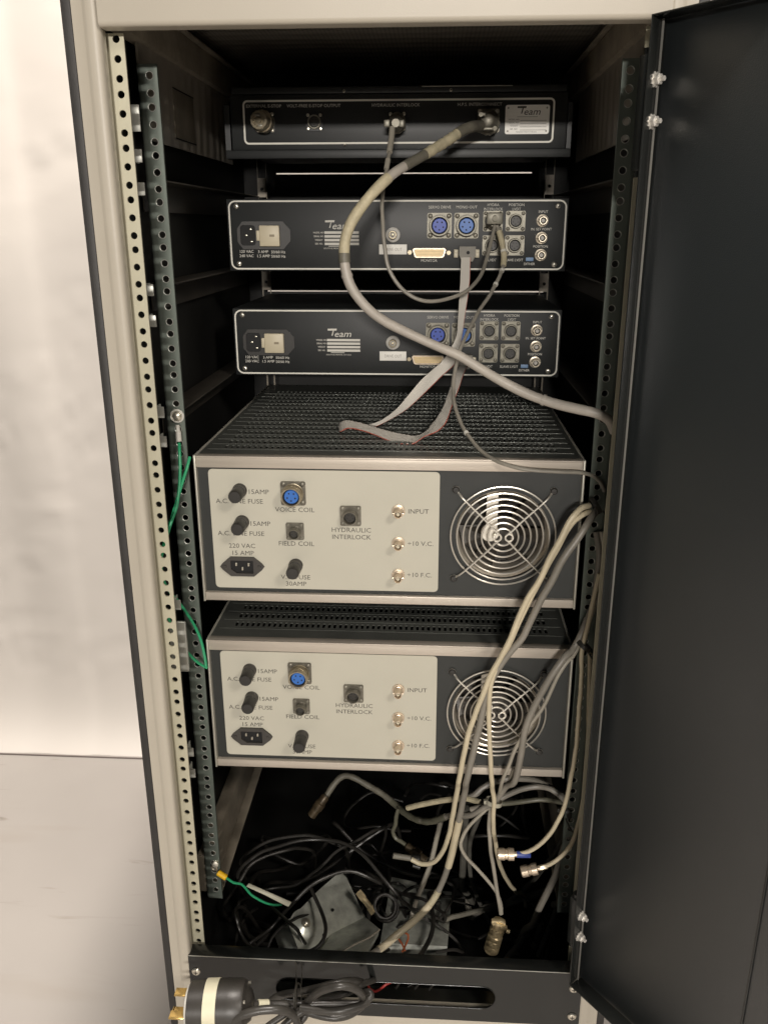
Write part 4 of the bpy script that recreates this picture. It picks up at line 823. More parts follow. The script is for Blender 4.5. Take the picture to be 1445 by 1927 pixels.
RIBBON = [((82.2, 287.0, -189.4), (94.2, 287.0, -189.4)), ((81.7, 279.0, -204.6), (93.7, 279.0, -204.5)), ((81.2, 268.0, -223.3), (93.1, 268.0, -223.3)), ((80.1, 258.0, -241.9), (90.7, 258.0, -243.2)), ((79.1, 249.0, -263.8), (87.1, 250.0, -267.1)), ((77.5, 240.0, -285.5), (83.6, 242.0, -292.3)), ((70.5, 236.0, -301.4), (78.7, 238.0, -312.9)), ((60.9, 233.0, -316.2), (74.3, 235.0, -323.0)), ((47.2, 232.0, -328.7), (60.6, 233.0, -335.5)), ((32.8, 231.0, -342.1), (47.5, 231.0, -348.6)), ((16.9, 231.0, -361.8), (30.3, 230.0, -365.5)), ((2.8, 232.0, -378.5), (15.6, 231.0, -378.9)), ((-15.6, 233.0, -392.8), (-5.4, 232.0, -392.4)), ((-32.8, 234.0, -399.5), (-25.7, 230.0, -401.9)), ((-51.8, 232.0, -401.3), (-48.8, 222.0, -403.8)), ((-65.0, 228.0, -401.2), (-60.4, 216.0, -404.5)), ((-69.8, 222.0, -400.6), (-66.7, 212.0, -403.6)), ((-66.3, 222.0, -393.6), (-64.2, 196.0, -399.7)), ((-56.3, 218.0, -390.5), (-53.3, 194.0, -395.0)), ((-39.5, 210.0, -391.9), (-37.6, 188.0, -396.1)), ((-21.4, 200.0, -394.7), (-19.9, 178.0, -399.4)), ((-1.8, 190.0, -397.5), (-1.7, 165.0, -403.2)), ((14.9, 182.0, -398.7), (14.0, 156.0, -404.6)), ((29.3, 177.0, -399.2), (27.4, 154.0, -403.3)), ((40.8, 178.0, -394.0), (39.8, 160.0, -396.2)), ((49.6, 182.0, -384.3), (54.9, 160.0, -389.5)), ((56.6, 186.0, -375.9), (64.9, 168.0, -381.5)), ((63.5, 196.0, -364.9), (71.1, 180.0, -367.9)), ((67.9, 206.0, -354.3), (75.5, 192.0, -357.4)), ((72.5, 220.0, -343.0), (81.4, 208.0, -346.0)), ((77.2, 238.0, -332.9), (86.3, 228.0, -335.1)), ((80.9, 256.0, -329.1), (90.2, 250.0, -330.1)), ((84.1, 275.0, -328.7), (93.6, 272.0, -329.5))]
STRAP = [((-192.1, 88.0, -1006.3), (-189.3, 92.0, -1004.5)), ((-166.5, 90.0, -1022.1), (-163.5, 94.0, -1019.5)), ((-137.1, 92.0, -1041.5), (-133.2, 96.0, -1037.0))]# ------------------------------------------------------------------ cables (centre lines in raw millimetres)
def cable(name, label, cat, P, r, m, group=None, seg=10, step=5, off=None):
    o0 = off or P[0]
    mb = MB(o0); mb.tube(P, r, seg=seg, step=step)
    return tag(mb.build(name, m), label, cat, group)
def sub(parent, off, name, m, fn, smooth=True, **k):
    mb = MB(off); fn(mb); return mb.build(name, m, parent, smooth, **k)
def seg_of(P, a, b):
    Q = catmull(P, 3.0); n = len(Q)-1; return [Q[i] for i in range(int(a*n), int(b*n)+1)]

def drop(k, dx=0, dy=30, z=-1140):
    P = CABLES[k]; a, b = Vector(P[-1]), Vector(P[-2]); t = (a-b).normalized()
    CABLES[k] = list(P)+[tuple(a+t*22), tuple(a+t*40+Vector((dx*.5, dy*.6, -14))), (a.x+dx+t.x*40, a.y+dy+t.y*40, z)]
for k, dx in (('creamB', 14), ('darkV', 10), ('paleV', -6), ('rightA', -8), ('rightC', -6), ('rightD', -4), ('darkR', 5)): drop(k, dx)
for k in ('paleflat', 'stubB'):
    P = CABLES[k]; a, b = Vector(P[0]), Vector(P[1]); t = (a-b).normalized(); CABLES[k] = [(a.x-20, a.y+40, -1140), tuple(a+t*18+Vector((0, 8, -22)))]+list(P); drop(k, 10)
P = CABLES['rightD']
# thick sleeved cable from the top unit, built as wrapped sections
T_ = CABLES['thick']; o = thing('sleeved_cable', 'thick pinkish grey sleeved cable sweeping from the top unit down to the right rail', 'cable', T_[0])
Q = catmull(T_, 3.0); n = len(Q)-1
def part(name, m, a, b, r, seg=16, rf=None):
    mb = MB(T_[0]); mb.tube(Q[int(a*n):int(b*n)+1], r, seg=seg, smooth_path=False, rf=rf); return mb.build(name, m, o)
wob = lambda k: 1+.05*math.sin(k*41)+.04*math.sin(k*97+1)
part('shell', 'flange_dark', 0, .035, 6.4)
part('tape_wrap', 'c_tape_g', .03, .075, 6.2)
part('tape_wrap', 'c_tape', .070, .165, 5.9, rf=wob)
part('tape_wrap', 'c_tape_g', .160, .215, 5.6)
part('jacket', 'c_thick', .21, .26, 5.4)
part('tape_wrap', 'c_tape', .255, .415, 6.0, rf=lambda k: 1+.03*math.sin(k*13))
part('collar', 'c_tape_g', .412, .430, 6.5)
part('jacket', 'c_thick', .425, 1, 5.3, rf=lambda k: 1+.04*math.sin(k*9+1)+.02*math.sin(k*31))
for a in (.447, .86): part('collar', 'c_thick', a, a+.008, 6.3)
bs = MB(T_[0]); bs.lathe((112, 302, -38), Vector((-.15, -1, .0)), [(13.5, 0), (14.2, 2), (14.2, 9), (12.6, 10), (12.6, 17), (11, 19), (10.0, 27), (7, 30), (0, 30)], 28, flute=1, flute_d=.8); bs.build('plug_shell', 'flange_dark', o, angle=50)
cl_ = MB(T_[0]); cl_.box(98, 106, 262, 272, -34, -30, bev=1).box(102, 118, 264, 274, -49, -46, bev=1); cl_.cyl((100, 262, -32), (100, 257, -33), 2.6, seg=10).cyl((117, 262, -47), (117, 257, -48), 2.6, seg=10); cl_.build('strain_clamp', 'flange', o)

def thin(name, label, P, conn, cat='cable'):
    o = thing(name, label, cat, P[0])
    mb = MB(P[0]); mb.tube(P, 2.25, seg=10, step=4); mb.build('jacket', 'c_thin', o)
    return o
A_ = CABLES['thinA']; t = thin('interlock_cable', 'thin grey cable looping from the top unit into the upper controller', A_, 0)
s_ = MB(A_[0]); s_.lathe((0, 304, -38), (0, -1, -.05), [(10.8, 0), (11.2, 2), (11.2, 9), (9.6, 10), (9.6, 20), (8, 24), (5, 30), (0, 30)], 26, flute=1, flute_d=.6); s_.build('plug_shell', 'flange_dark', t, angle=50)
s_ = MB(A_[0]); s_.box(-14, -7, 272, 279, -44, -36, bev=1).box(4, 10, 274, 280, -44, -36, bev=1); s_.build('strain_clamp', 'flange', t)
s_ = MB(A_[0]); s_.tube(seg_of(A_, 0, .10), 3.5, smooth_path=False); s_.tube(seg_of(A_, .13, .155), 3.1, smooth_path=False); s_.build('tape_wrap', 'c_grey_l', t)
B_ = CABLES['thinB']; t = thin('signal_cable', 'thin grey cable hanging from the upper controller past the perforated top to the right rail', B_, 0)
s_ = MB(B_[0]); s_.lathe((121, 297, -151), (.03, -1, .02), [(9.6, 0), (10.0, 2), (10.0, 12), (8.6, 13), (8.6, 22), (7.4, 25), (0, 25)], 24, flute=1, flute_d=.5); s_.build('plug_shell', 'flange_dark', t, angle=50)
s_ = MB(B_[0]); s_.box(111, 131, 262, 271, -155, -141, bev=2.0); s_.cyl((121, 266, -147), (121, 257, -148), 3.2); s_.build('strain_clamp', 'flange', t)
s_ = MB(B_[0]); s_.tube(seg_of(B_, .015, .115), 3.6, smooth_path=False, rf=wob); s_.build('tape_wrap', 'c_tape', t)
s_ = MB(B_[0])
for a in (.065, .125, .175, .60): s_.tube(seg_of(B_, a, a+.006), 3.9 if a < .1 else 3.0, smooth_path=False)
s_.build('collar', 'white_pl', t)

# ribbon cable
def ribbon():
    L = catmull([a for a, b in RIBBON], 4); 
    # resample both edges together
    n = 12; A = []; B = []
    def cr(Pp, i, t):
        p0, p1, p2, p3 = (Vector(Pp[max(0, min(len(Pp)-1, i+k))]) for k in (-1, 0, 1, 2))
        return 0.5*((2*p1)+(p2-p0)*t+(2*p0-5*p1+4*p2-p3)*t*t+(3*p1-p0-3*p2+p3)*t**3)
    EA = [a for a, b in RIBBON]; EB = [b for a, b in RIBBON]
    for i in range(len(EA)-1):
        for k in range(5): A.append(cr(EA, i, k/5)); B.append(cr(EB, i, k/5))
    A.append(Vector(EA[-1])); B.append(Vector(EB[-1]))
    off = EA[0]; mb = MB(off); b = mb.b; uvl = b.loops.layers.uv.new('UVMap')
    W = 12; rows = []
    for i in range(len(A)):
        a, c = A[i], B[i]
        w = (c-a)
        if w.length > 0.01 and w.length < 9.5: # keep the real width of the cable: widen along the hidden direction
            T = (A[min(i+1, len(A)-1)]-A[max(i-1, 0)]).normalized()
            pass
        rows.append([b.verts.new(a.lerp(c, k/W)) for k in range(W+1)])
    for i in range(len(rows)-1):
        for k in range(W):
            f = b.faces.new((rows[i][k], rows[i][k+1], rows[i+1][k+1], rows[i+1][k]))
            for lp in f.loops:
                kk = k + (1 if lp.vert in (rows[i][k+1], rows[i+1][k+1]) else 0)
                lp[uvl].uv = (1-kk/W if False else kk/W, i/len(rows))
    mb.keep = True
    o = mb.build('ribbon_cable', 'ribbon', angle=80)
    sm = o.modifiers.new('thick', 'SOLIDIFY'); sm.thickness = 0.0009; sm.offset = 0
    return tag(o, 'flat grey red-edged ribbon cable linking the two controllers and lying on the perforated top', 'cable')
ribbon()

# right hand bundle
G_ = 'cables hanging down the right side'
cable('coax_cable', 'cream cable hanging leftmost across the two amplifiers, ending in a curl below', 'cable', CABLES['creamA'], 3.2, 'c_cream', G_)
P = CABLES['creamA']
pe = P[-1]
cable('coax_cable', 'straight cream cable hanging down the middle of the lower fan grille', 'cable', CABLES['creamB'], 2.9, 'c_cream', G_)
gm = thing('grey_cable', 'thick grey cable with cream heat-shrink lengths, running down beside the cream one to the sill', 'cable', CABLES['greyMain'][0], G_)
P = CABLES['greyMain']; s_ = MB(P[0]); s_.tube(P, 4.1, seg=14, step=5); s_.build('jacket', 'c_grey', gm)
s_ = MB(P[0]); s_.tube(seg_of(P, .655, .775), 4.9, seg=14, smooth_path=False); s_.build('heat_shrink', 'c_cream', gm)
s_ = MB(P[0]); s_.tube(seg_of(P, .865, .985), 5.0, seg=14, smooth_path=False); s_.build('heat_shrink', 'c_cream', gm)
s_ = MB(P[0]); s_.tube(seg_of(P, .835, .868), 4.7, seg=14, smooth_path=False); s_.build('tape_wrap', 'c_tape', gm)
gr_ = thing('grey_cable', 'long grey cable right of the lower fan, looping left to a brown plug', 'cable', CABLES['greyRight'][0], G_)
P = CABLES['greyRight']; s_ = MB(P[0]); s_.tube(P, 4.0, seg=14, step=5); s_.build('jacket', 'c_grey', gr_)
s_ = MB(P[0]); s_.tube(seg_of(P, .66, .83), 4.6, seg=14, smooth_path=False, rf=wob); s_.build('tape_wrap', 'c_olive', gr_)  # taped end; dark olive also paints the dimness deep in the cabinet
s_ = MB(P[0]); s_.tube(seg_of(P, .83, .995), 4.6, seg=14, smooth_path=False, rf=wob); s_.build('tape_wrap', 'c_tape_g', gr_)  # tape colour darkened for the shade at the back
s_ = MB(P[0]); e0 = Vector((-100.5, 214, -958)); e1 = Vector((-122, 206, -988)); s_.lathe(e0, e1-e0, [(4.5, -4), (6.5, 0), (6.5, 9), (8, 10), (8, 20), (6.6, 21), (6.6, 34), (0, 34)], 20); s_.build('plug_shell', 'copper_dk', gr_)
cable('grey_cable', 'thin pale grey cable bowing out below the white tie to the brass plug', 'cable', CABLES['greyRight2'], 2.3, 'c_grey_l', G_)
bc = thing('connector_cable', 'grey cable ending in a ribbed brass connector that hangs over the sill', 'cable', CABLES['toConn'][0], G_)
P = CABLES['toConn']; s_ = MB(P[0]); s_.tube(P, 2.6, seg=12, step=4); s_.build('jacket', 'c_grey_l', bc)
c0 = Vector((149.5, 73, -1024)); c1 = Vector((137.5, 64, -1074)); ax = (c1-c0)
s_ = MB(P[0]); s_.lathe(c0, ax, [(0, 6), (8.2, 6), (8.2, 17), (9.4, 18), (9.4, 24), (8.4, 25), (8.8, 27), (9.8, 28), (9.8, 33), (9.2, 34), (9.9, 35), (9.9, 41), (9.3, 42), (9.9, 43), (9.9, 50), (8.6, 52), (0, 52)], 30)
cn = s_.build('brass_plug', 'brass_conn', bc)
s_ = MB(P[0]); s_.box(c0.x-12.5, c0.x+4, 66, 72, -1031.5, -1025.5, bev=1.2).box(c0.x-11, c0.x-7, 66, 73, -1046, -1030, bev=1).box(c0.x+2.0, c0.x+6, 66, 73, -1046, -1028, bev=1).box(c0.x-1, c0.x+8, 62, 67, -1036, -1031, bev=1); s_.cyl((c0.x+7, 62, -1036), (c0.x+11, 61, -1037), 2.6, seg=10); s_.build('strain_clamp', 'brass_conn', cn)
AG = 'grey cable arcs at the lower right'
cable('grey_cable', 'grey cable arching highest behind the white tie to the right rail', 'cable', CABLES['arc1'], 4.2, 'c_grey', AG)
cable('grey_cable', 'grey cable in the middle of the three arcs right of the white tie', 'cable', CABLES['arc2'], 3.6, 'c_grey', AG)
cable('grey_cable', 'grey cable lying lowest and flattest of the three arcs right of the white tie', 'cable', CABLES['arc3'], 3.2, 'c_olive', AG)
st_ = cable('taped_cable', 'cream taped cable stub pointing left out of the tied bundle', 'cable', CABLES['stub'], 3.9, 'c_tape')
br_ = thing('branch_cable', 'short knotted taped cable ending in a tarnished plug right of the black coils', 'cable', CABLES['branch'][0])
P = CABLES['branch']; s_ = MB(P[0]); s_.tube(P, 3.0, rf=wob); s_.build('jacket', 'c_olive', br_)
s_ = MB(P[0]); e0, e1 = Vector(P[-2]), Vector(P[-1]); s_.lathe(e1, e1-e0, [(4, -6), (6, -4), (6, 6), (7.4, 7), (7.4, 18), (6, 19), (6, 30), (0, 30)], 18); s_.build('plug_shell', 'copper_dk', br_)
def bnc_cable(label, P, p0, p1, boot):
    o = thing('coax_patch_cable', label, 'cable', P[0], 'loose coaxial cables'); s_ = MB(P[0]); s_.tube(P, 2.7, seg=12); s_.build('jacket', 'c_cream', o)
    p0, p1 = Vector(p0), Vector(p1); ax = p1-p0
    s_ = MB(P[0]); s_.lathe(p0, ax, [(0, 0), (3.4, 0), (3.4, 4), (7.6, 4.6), (7.6, 11.5), (6.4, 12.4), (6.2, 15.5), (7.4, 16.4), (7.2, 24), (6.2, 25), (6.2, 20), (0, 20)], 26, flute=0); b_ = s_.build('coax_plug', 'bnc_warm', o)
    s_ = MB(P[0]); s_.lathe(p0, -ax, [(3.9, -1), (4.1, 3), (4.0, 15), (3.3, 16)], 16) if boot else s_.lathe(p0, -ax, [(3.7, -1), (3.7, 8), (3.0, 9)], 6)
    s_.build('boot' if boot else 'crimp_sleeve', 'blue_boot' if boot else 'shell', o)
bnc_cable('cream coaxial cable with a blue boot and bayonet plug, curling in from the right', CABLES['bnc1'], (163, 45, -898), (145, 45, -898.5), True)
bnc_cable('cream coaxial cable with a bare silver bayonet plug, lower right of the blue-booted one', CABLES['bnc2'], (194, 54, -925), (175, 54, -931), False)
DG = 'dim cables at the bottom right'
cable('grey_cable', 'thick straight grey cable slanting down beside the lower coaxial plug', 'cable', CABLES['rightA'], 4.6, 'c_grey', DG)
cable('dusty_cable', 'dusty dark cable slanting to the sill right of the brass plug', 'cable', CABLES['rightB'], 4.6, 'c_dark', DG)
cable('dusty_cable', 'short dusty cable end hanging behind the slanting dark cable', 'cable', CABLES['rightC'], 4.8, 'c_dark', DG)
cable('dusty_cable', 'thinnest dusty cable at the bottom right, next to the door edge', 'cable', CABLES['rightD'], 2.0, 'c_dark', DG)
cable('dusty_cable', 'pale dusty cable lying level behind the brass plug', 'cable', CABLES['paleflat'], 5.0, 'c_grey', DG)
cable('dusty_cable', 'dark cable bent in at the right edge beside the lower hinge nuts', 'cable', CABLES['darkR'], 5.0, 'c_dark', DG)
cable('dusty_cable', 'dark grey cable dropping vertically behind the tied bundle', 'cable', CABLES['darkV'], 5.0, 'c_dark', DG)
cable('pale_cable', 'pale grey-green cable slanting down left of the heat-shrink length', 'cable', CABLES['paleV'], 3.6, 'c_grey_l')
cable('dusty_cable', 'dusty grey cable following the right rail down to the sill, behind the thick straight one', 'cable', CABLES['dimA'], 3.6, 'c_dark', DG)
cable('dusty_cable', 'dusty grey cable sagging far back from the right rail towards the metal boxes', 'cable', CABLES['dimB'], 3.4, 'c_dark', DG)
cable('dusty_cable', 'dusty dark cable bowing behind the brass plug from bundle to sill', 'cable', CABLES['dimC'], 3.2, 'c_dark', DG)
tp_ = cable('taped_cable', 'short taped cable stub just left of the brass plug', 'cable', CABLES['stubB'], 3.6, 'c_tape_g')
# black cable pile
BL = {'bk1': 'black cable in the broad arch over the cable pile', 'bk2': 'black cable in the small upper arch behind the broad one', 'bk3': 'long black cable slanting from the sill up behind the metal box',
      'bk4': 'short black cable end rising from the sill left of the metal box', 'bk5': 'short black cable end curving down at the foot of the left inner rail', 'bk6': 'dark cable slanting up to the right through the middle of the pile',
      'bk7': 'black cable looped over the face of the metal box', 'bk8': 'black cable draped over the second metal box', 'bk9': 'black cable curling round left of the metal box', 'bk10': 'black cable lying deepest at the back of the pile',
      'bk11': 'black cable hanging at the right edge of the second metal box', 'bk12': 'thin black wire slanting down behind the brass plug', 'bk13': 'thin black wire lying level left of the brass plug', 'bk14': 'black cable sagging across the back under the tied bundle', 'bk15': 'black cable rising along the dusty lower rail'}
RR = {'bk1': 2.6, 'bk2': 2.4, 'bk3': 2.7, 'bk4': 2.0, 'bk5': 2.6, 'bk6': 2.3, 'bk7': 2.6, 'bk8': 2.2, 'bk9': 2.4, 'bk10': 3, 'bk11': 3.2, 'bk12': 1.2, 'bk13': 1.4, 'bk14': 3.0, 'bk15': 2.6}
def to_pan(P, rnd):
    # lead both ends of a lying cable down to the floor pan, so that no cut end floats
    P = [Vector(p) for p in P]; out = []
    for a, b in ((P[0], P[1]), (P[-1], P[-2])):
        t = (a-b).normalized(); e1 = a+t*16+Vector((0, 6, -8)); e2 = a+t*26+Vector((rnd.uniform(-12, 12), 22, -34)); e3 = Vector((e2.x+rnd.uniform(-25, 25), e2.y+25, -1143))
        out.append([e1, e2, e3] if a.z > -1110 and a.y > 0 else [])
    return out[0][::-1]+P+out[1]
rn = random.Random(11)
for k in BL:
    if k not in ('bk7',): BLACKS[k] = to_pan(BLACKS[k], rn)
for k in ('creamB', 'darkV', 'paleV', 'rightC', 'rightA', 'stubB', 'paleflat', 'darkR'):
    P_ = CABLES[k]; CABLES[k] = P_
tg = MB((0, 200, -1140))
for k in range(26):
    cx, cy, cz = rn.uniform(-190, 200), rn.uniform(70, 420), rn.uniform(-1138, -1100); R1, R2 = rn.uniform(35, 110), rn.uniform(25, 80); a0 = rn.uniform(0, 6); ar = rn.uniform(2.2, 5.5); P_ = []
    for q in range(12):
        a = a0+ar*q/11; P_.append((max(-215, min(215, cx+R1*math.cos(a))), max(25, min(560, cy+R2*math.sin(a))), min(-1075, cz+14*math.sin(a*2.3+k)+rn.uniform(-4, 4))))
    tg.tube(P_, rn.choice((2.2, 2.6, 3.0)), seg=8, step=8)
tag(tg.build('cable_tangle', 'c_black'), 'deep tangle of black cables covering the bottom of the cabinet', 'cables', kind='stuff')
for k, l in BL.items(): cable('black_cable', l, 'cable', BLACKS[k], RR[k], 'c_black', 'black cables piled in the bottom')
cable('white_lead', 'thin pale lead lying over the lower corner of the metal box', 'wire', BLACKS['whitethin'], 1.3, 'c_grey_l')
rg = MB((-5, 116, -1062)); rg.torus((-6, 112, -1054), (.35, -.6, .72), 15, 2.6, 40, 10); rg.torus((-5, 116, -1060), (.3, -.55, .8), 17, 2.6, 40, 10)
tag(rg.build('cable_ring', 'c_black'), 'black cable coiled into a small ring between the two metal boxes', 'cable coil')
# blue-grey sleeve stub and small plug at the curl's end
bsx = thing('small_plug', 'small grey-blue sleeved plug lying in the dark at the end of the cream curl', 'plug', (2, 150, -1000))
o_ = (2, 150, -1000); s_ = MB(o_); s_.cyl((3, 150, -1001), (28, 153, -1007), 4.0, bev=.8); s_.build('sleeve', 'hood', bsx)
s_ = MB(o_); s_.cyl((29, 153, -1007.5), (42, 152, -1006), 5.4, bev=.8).cyl((31, 150, -1016), (42, 149, -1019), 3.2, bev=.5); s_.build('plug_body', 'bakelite', bsx)

# wires
GW = 'green earth wires on the left'
g1 = thing('earth_wire', 'green wire with a ring terminal screwed to the left inner rail', 'wire', GREENS['gA1'][0], GW)
P = GREENS['gA1']; s_ = MB(P[0]); s_.tube(P, 1.75, seg=10, step=4); s_.build('insulation', 'c_green', g1)
s_ = MB(P[0]); s_.torus((-232.2, 82.6, -374+17.5), (0, 1, 0), 6.8, 1.2, 24, 6).cyl((-231.6, 80, -366), (-231, 79, -374), 2.2, seg=12).cyl((-231, 79, -373.4), (-230.9, 78, -384), 3.2, seg=14); s_.build('ring_terminal', 'white_pl', g1)
g2 = cable('earth_wire', 'bright green wire running from corner to corner of the two amplifiers', 'wire', GREENS['gA2'], 1.75, 'c_green', GW)
g3 = thing('earth_wire', 'green wire with a yellow crimp at the bottom of the left inner rail', 'wire', GREENS['gB'][0], GW)
P = GREENS['gB']; s_ = MB(P[0]); s_.tube(P, 1.6, seg=10, step=4); s_.build('insulation', 'c_green', g3)
a, b_ = Vector((-226.5, 79, -976)), Vector(P[0]); b2 = b_+(b_-a)*.08
s_ = MB(P[0]); s_.cyl(a, b2, 4.0, bev=.8, seg=16); s_.build('yellow_crimp', 'yellow', g3)
s_ = MB(P[0]); s_.torus(a+Vector((-5, 2, 5)), (0.3, 1, 0.2), 4, 1.1, 20, 6); s_.build('ring_terminal', 'bnc', g3)
st = MB(STRAP[0][0]); V = [(st.b.verts.new(Vector(a)), st.b.verts.new(Vector(b))) for a, b in STRAP]
for (a, b_), (c, d_) in zip(V, V[1:]): st.b.faces.new((a, b_, d_, c))
st.keep = True; so_ = st.build('flat_strap', 'pale_flat'); mo = so_.modifiers.new('thick', 'SOLIDIFY'); mo.thickness = .002
tag(so_, 'pale flat strap lying beside the green wire left of the metal box', 'strap')
RG = 'red wires by the sill'
cable('red_wire', 'thin orange-red wire left of its twin behind the sill', 'wire', WIRES['redA'], 1.4, 'c_orange', RG)
cable('red_wire', 'kinked orange-red wire right of its twin behind the sill', 'wire', WIRES['redB'], 1.4, 'c_orange', RG)
cable('red_wire', 'red wire sagging in the hand slot of the base panel', 'wire', WIRES['redslot'], 1.6, 'c_red', RG)
for k, (x0, x1) in enumerate(((20, 42), (44, 60), (62, 70))):
    cable('black_wire', ('black wire slanting in the hand slot, nearest the red wire', 'black wire in the middle of the hand slot', 'black wire furthest right in the hand slot')[k], 'wire', [(x0-6, 10, -1084), (x0+4, 14, -1070), (x1-4, 22, -1058), (x1, 30, -1048)], 1.5, 'c_black', 'black wires in the hand slot')

# ------------------------------------------------------------------ metal boxes at the bottom
nb = Vector((.416, -.319, .852)); nf = Vector((-.172, .358, .918))
jb = thing('junction_box', 'galvanised metal box with a bright hot spot and screw, tilted in the cable pile', 'metal box', (-80, 90, -1150))
jo = (-80, 90, -1150)
main = [(-137.9, 85.0, -1057.3), (-132.3, 90.5, -1058.0), (-129.6, 94.7, -1057.8), (-107.7, 128.3, -1055.9), (-105.3, 132.8, -1055.4), (-74.5, 175.0, -1054.6), (-65.5, 169.9, -1060.9), (-35.2, 129.4, -1090.8), (-77.5, 92.0, -1084.2), (-91.6, 59.0, -1089.7), (-114.3, 50.4, -1081.8)]
s_ = MB(jo); s_.slab(main, nb, 55); s_.build('box_body', 'zinc_box', jb, smooth=False)
s_ = MB(jo); s_.slab([(-35.6, 129.6, -1091.3), (-12.1, 90.1, -1071.2), (-29.5, 9.5, -1043.0), (-85.3, 19.7, -1057.4), (-91.5, 35.6, -1066.0), (-78.0, 92.2, -1084.8)], (.1, -.36, .9), 22); s_.build('folded_cover', 'zinc_box', jb, smooth=False)
s_ = MB(jo); s_.lathe((-114.6, 88.5, -1067.0), nb, [(21, -.6)]+[(21*(1-i/12), 5.6*.5*(1-math.cos(math.pi*i/12))-.5) for i in range(13)], 40); s_.build('glint_bump', 'zinc_box', jb, angle=80)  # bump added round the screw to catch the lamp as a hot spot
s_ = MB(jo); s_.lathe((-112.2, 87.0, -1062.5), nb, [(6.5, 0), (6, .8), (3.6, 1.0), (3.6, 3.4), (2.4, 4.2), (0, 4.3)], 18); s_.build('box_screw', 'screw', jb)
for p in ((-95, 104, -1072), (-88, 84, -1080.0), (-75.6, 88.5, -1086.4), (-80, 119, -1071)):
    s_ = MB(jo); s_.cyl(Vector(p), Vector(p)+nb*.5, 2.3, seg=12); s_.build('box_hole', 'void', jb)
s_ = MB(jo); s_.cyl((-44, 124, -1042), (-36, 118, -1048), 5.2, seg=6).cyl((-36, 118, -1048), (-24, 108, -1056), 4.0, seg=14).cyl((-26, 109, -1053), (-20, 104, -1058), 6.0, seg=6); s_.build('cable_gland', 'brass_conn', jb)
tb_ = MB((40, 160, -1150)); tb_.slab([(-3.3, 240.0, -1122.0), (35.8, 233.2, -1123.8), (37.7, 219.4, -1121.9), (89.7, 218.7, -1125.7), (81.4, 100.0, -1106.9), (-11.7, 93.6, -1099.0)], (.074, .151, .986), 26)
tag(tb_.build('metal_box', 'zinc_box', smooth=False), 'second galvanised metal box lying flat behind the cables to the right', 'metal box')

# ------------------------------------------------------------------ ties
def ring(name, label, c, ax, R, m='tie', w=2.0, tail=None, group='cable ties'):
    mb = MB(c); mb.lathe(c, ax, [(R, -w), (R+1.2, -w), (R+1.2, w), (R, w), (R, -w)], 22); mb.box(c[0]-R-3.4, c[0]-R+.6, c[1]-2.6, c[1]+2.6, c[2]-2.6, c[2]+2.6, bev=.6)
    if tail: mb.tube(tail, 1.1, seg=6)
    return tag(mb.build(name, m), label, 'cable tie', group)
ring('cable_tie', 'white cable tie gathering the cable bundle below the lower amplifier', (135, 86, -854), (.2, .2, 1), 9.5, 'tie', 2.6)
ring('cable_tie', 'black cable tie on the right rail beside the upper fan', (229, 70, -449), (1, .2, .6), 9.0, 'tie_black', 2.6, [(236, 62, -452), (243, 52, -462), (246, 48, -470)])
ring('cable_tie', 'black cable tie on the right rail at the top of the lower amplifier', (228, 66, -618), (.8, .1, 1), 9.0, 'tie_black', 2.6, [(234, 60, -626), (240, 52, -634), (244, 44, -636)])
ring('cable_tie', 'dark cable tie on the right rail where the grey arcs meet', (228, 90, -866), (1, .1, .3), 9.0, 'tie_black', 2.6, [(226, 84, -874), (231, 76, -882), (238, 66, -886)])

# ------------------------------------------------------------------ power plug and its cord
pg = thing('power_plug', 'large round black power plug with a white tape band before the base panel', 'plug', (-180, -80, -1060))
po = (-180, -80, -1060)
c = Vector((-218, -88, -1012.5)); ax = Vector((1, .07, .02)).normalized()
def at(h): return c+ax*h
s_ = MB(po); s_.lathe(c, ax, [(0, 0), (25.5, 0), (26.5, 1), (26.8, 22), (27.2, 22.5), (27.6, 46), (27.0, 60), (25.5, 63), (20, 65.5), (19, 66), (16, 70), (8, 73), (0, 74)], 48); pb = s_.build('plug_body', 'plug', pg)
s_ = MB(po); s_.lathe(c, ax, [(27.0, 18.5), (27.9, 18.6), (28.0, 33.2), (27.2, 33.4)], 48); s_.build('tape_band', 'plug_tape', pb)
s_ = MB(po); s_.lathe(c, ax, [(0, -4.2), (18, -4.2), (22.5, -2.6), (23.5, -.1), (0, -.1)], 40); fc = s_.build('plug_face', 'white_pl', pb)
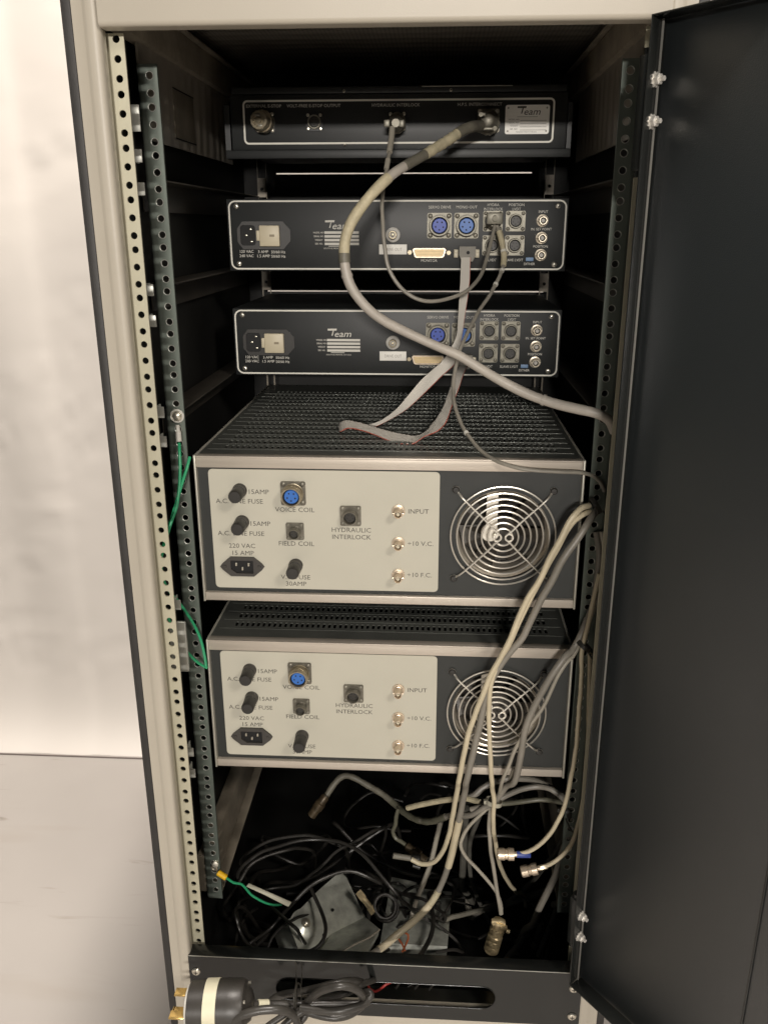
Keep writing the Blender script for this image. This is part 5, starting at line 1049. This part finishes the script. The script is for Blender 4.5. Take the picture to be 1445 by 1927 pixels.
for a_, L_, (dy, dz) in ((0, 17, (-13, 1.5)), (1, 20, (4, -13)), (2, 17, (10, 9))):
    s_ = MB(po); b0 = at(-3)+Vector((0, dy, dz)); s_.box(b0.x-L_, b0.x, b0.y-5.2, b0.y+5.2, b0.z-.9, b0.z+.9, bev=.4)
    if a_ == 1: s_.box(b0.x-L_-.5, b0.x-L_+2, b0.y-5.2, b0.y+5.2, b0.z-5, b0.z+.9, bev=.4)
    s_.build('prong', 'brass', pb)
s_ = MB(po); p_ = at(63)
for k in range(4):
    q = k*math.pi/2+.6; v = Vector((0, math.cos(q), math.sin(q)))*21.5; s_.cyl(at(63.5)+v, at(66.5)+v, 2.0, seg=10)
s_.build('clamp_screw', 'screw', pb)
s_ = MB(po); s_.cyl((-165, -85.3, -1035.5), (-165, -86.8, -1036), 1, seg=8); s_.build('tape_speck', 'select_mark', pb)
cd = thing('coiled_mains_cable', 'black mains cable coiled and tied before the hand slot, joined to the round plug', 'cable', CORD['cordout'][0])
co = CORD['cordout'][0]
P = [tuple(at(71))]+CORD['cordout'][1:]
s_ = MB(co); s_.tube(P, 3.9, seg=14, step=4); s_.build('cord_strand', 'cord', cd)
s_ = MB(co); w0 = seg_of(P, .055, .135); s_.tube(w0, 5.0, seg=16, smooth_path=False); s_.build('tape_wrap', 'plug_tape', cd)
for k, r_ in (('arch', 4.4), ('up', 4.2), ('mid', 3.6), ('low1', 4.4), ('low2', 4.4), ('front', 4.8), ('dn1', 4.0), ('dn2', 3.6), ('dn3', 4.2), ('inslot', 3.2)):
    s_ = MB(co); s_.tube(CORD[k], r_, seg=14, step=4); s_.build('cord_strand', 'cord', cd)
s_ = MB((-106, -40, -1010))
s_.tube([(-107, -23.5, -1010), (-106.2, -25.2, -1016), (-104.6, -34, -1026), (-102.5, -56, -1020), (-101, -72, -1005)], .9, seg=6)
s_.tube([(-100, -22.8, -1011), (-98.4, -27, -1022), (-97.5, -42, -1026)], .8, seg=6)
s_.torus((-98.5, -68, -1012), (1, .1, 0), 13.5, .9, 30, 6); s_.torus((-97, -68, -1015), (1, -.1, .15), 14.2, .9, 30, 6)
tag(s_.build('twist_tie', 'tie_black'), 'clear tie holding the coiled power cord to the sill', 'cable tie', 'cable ties')
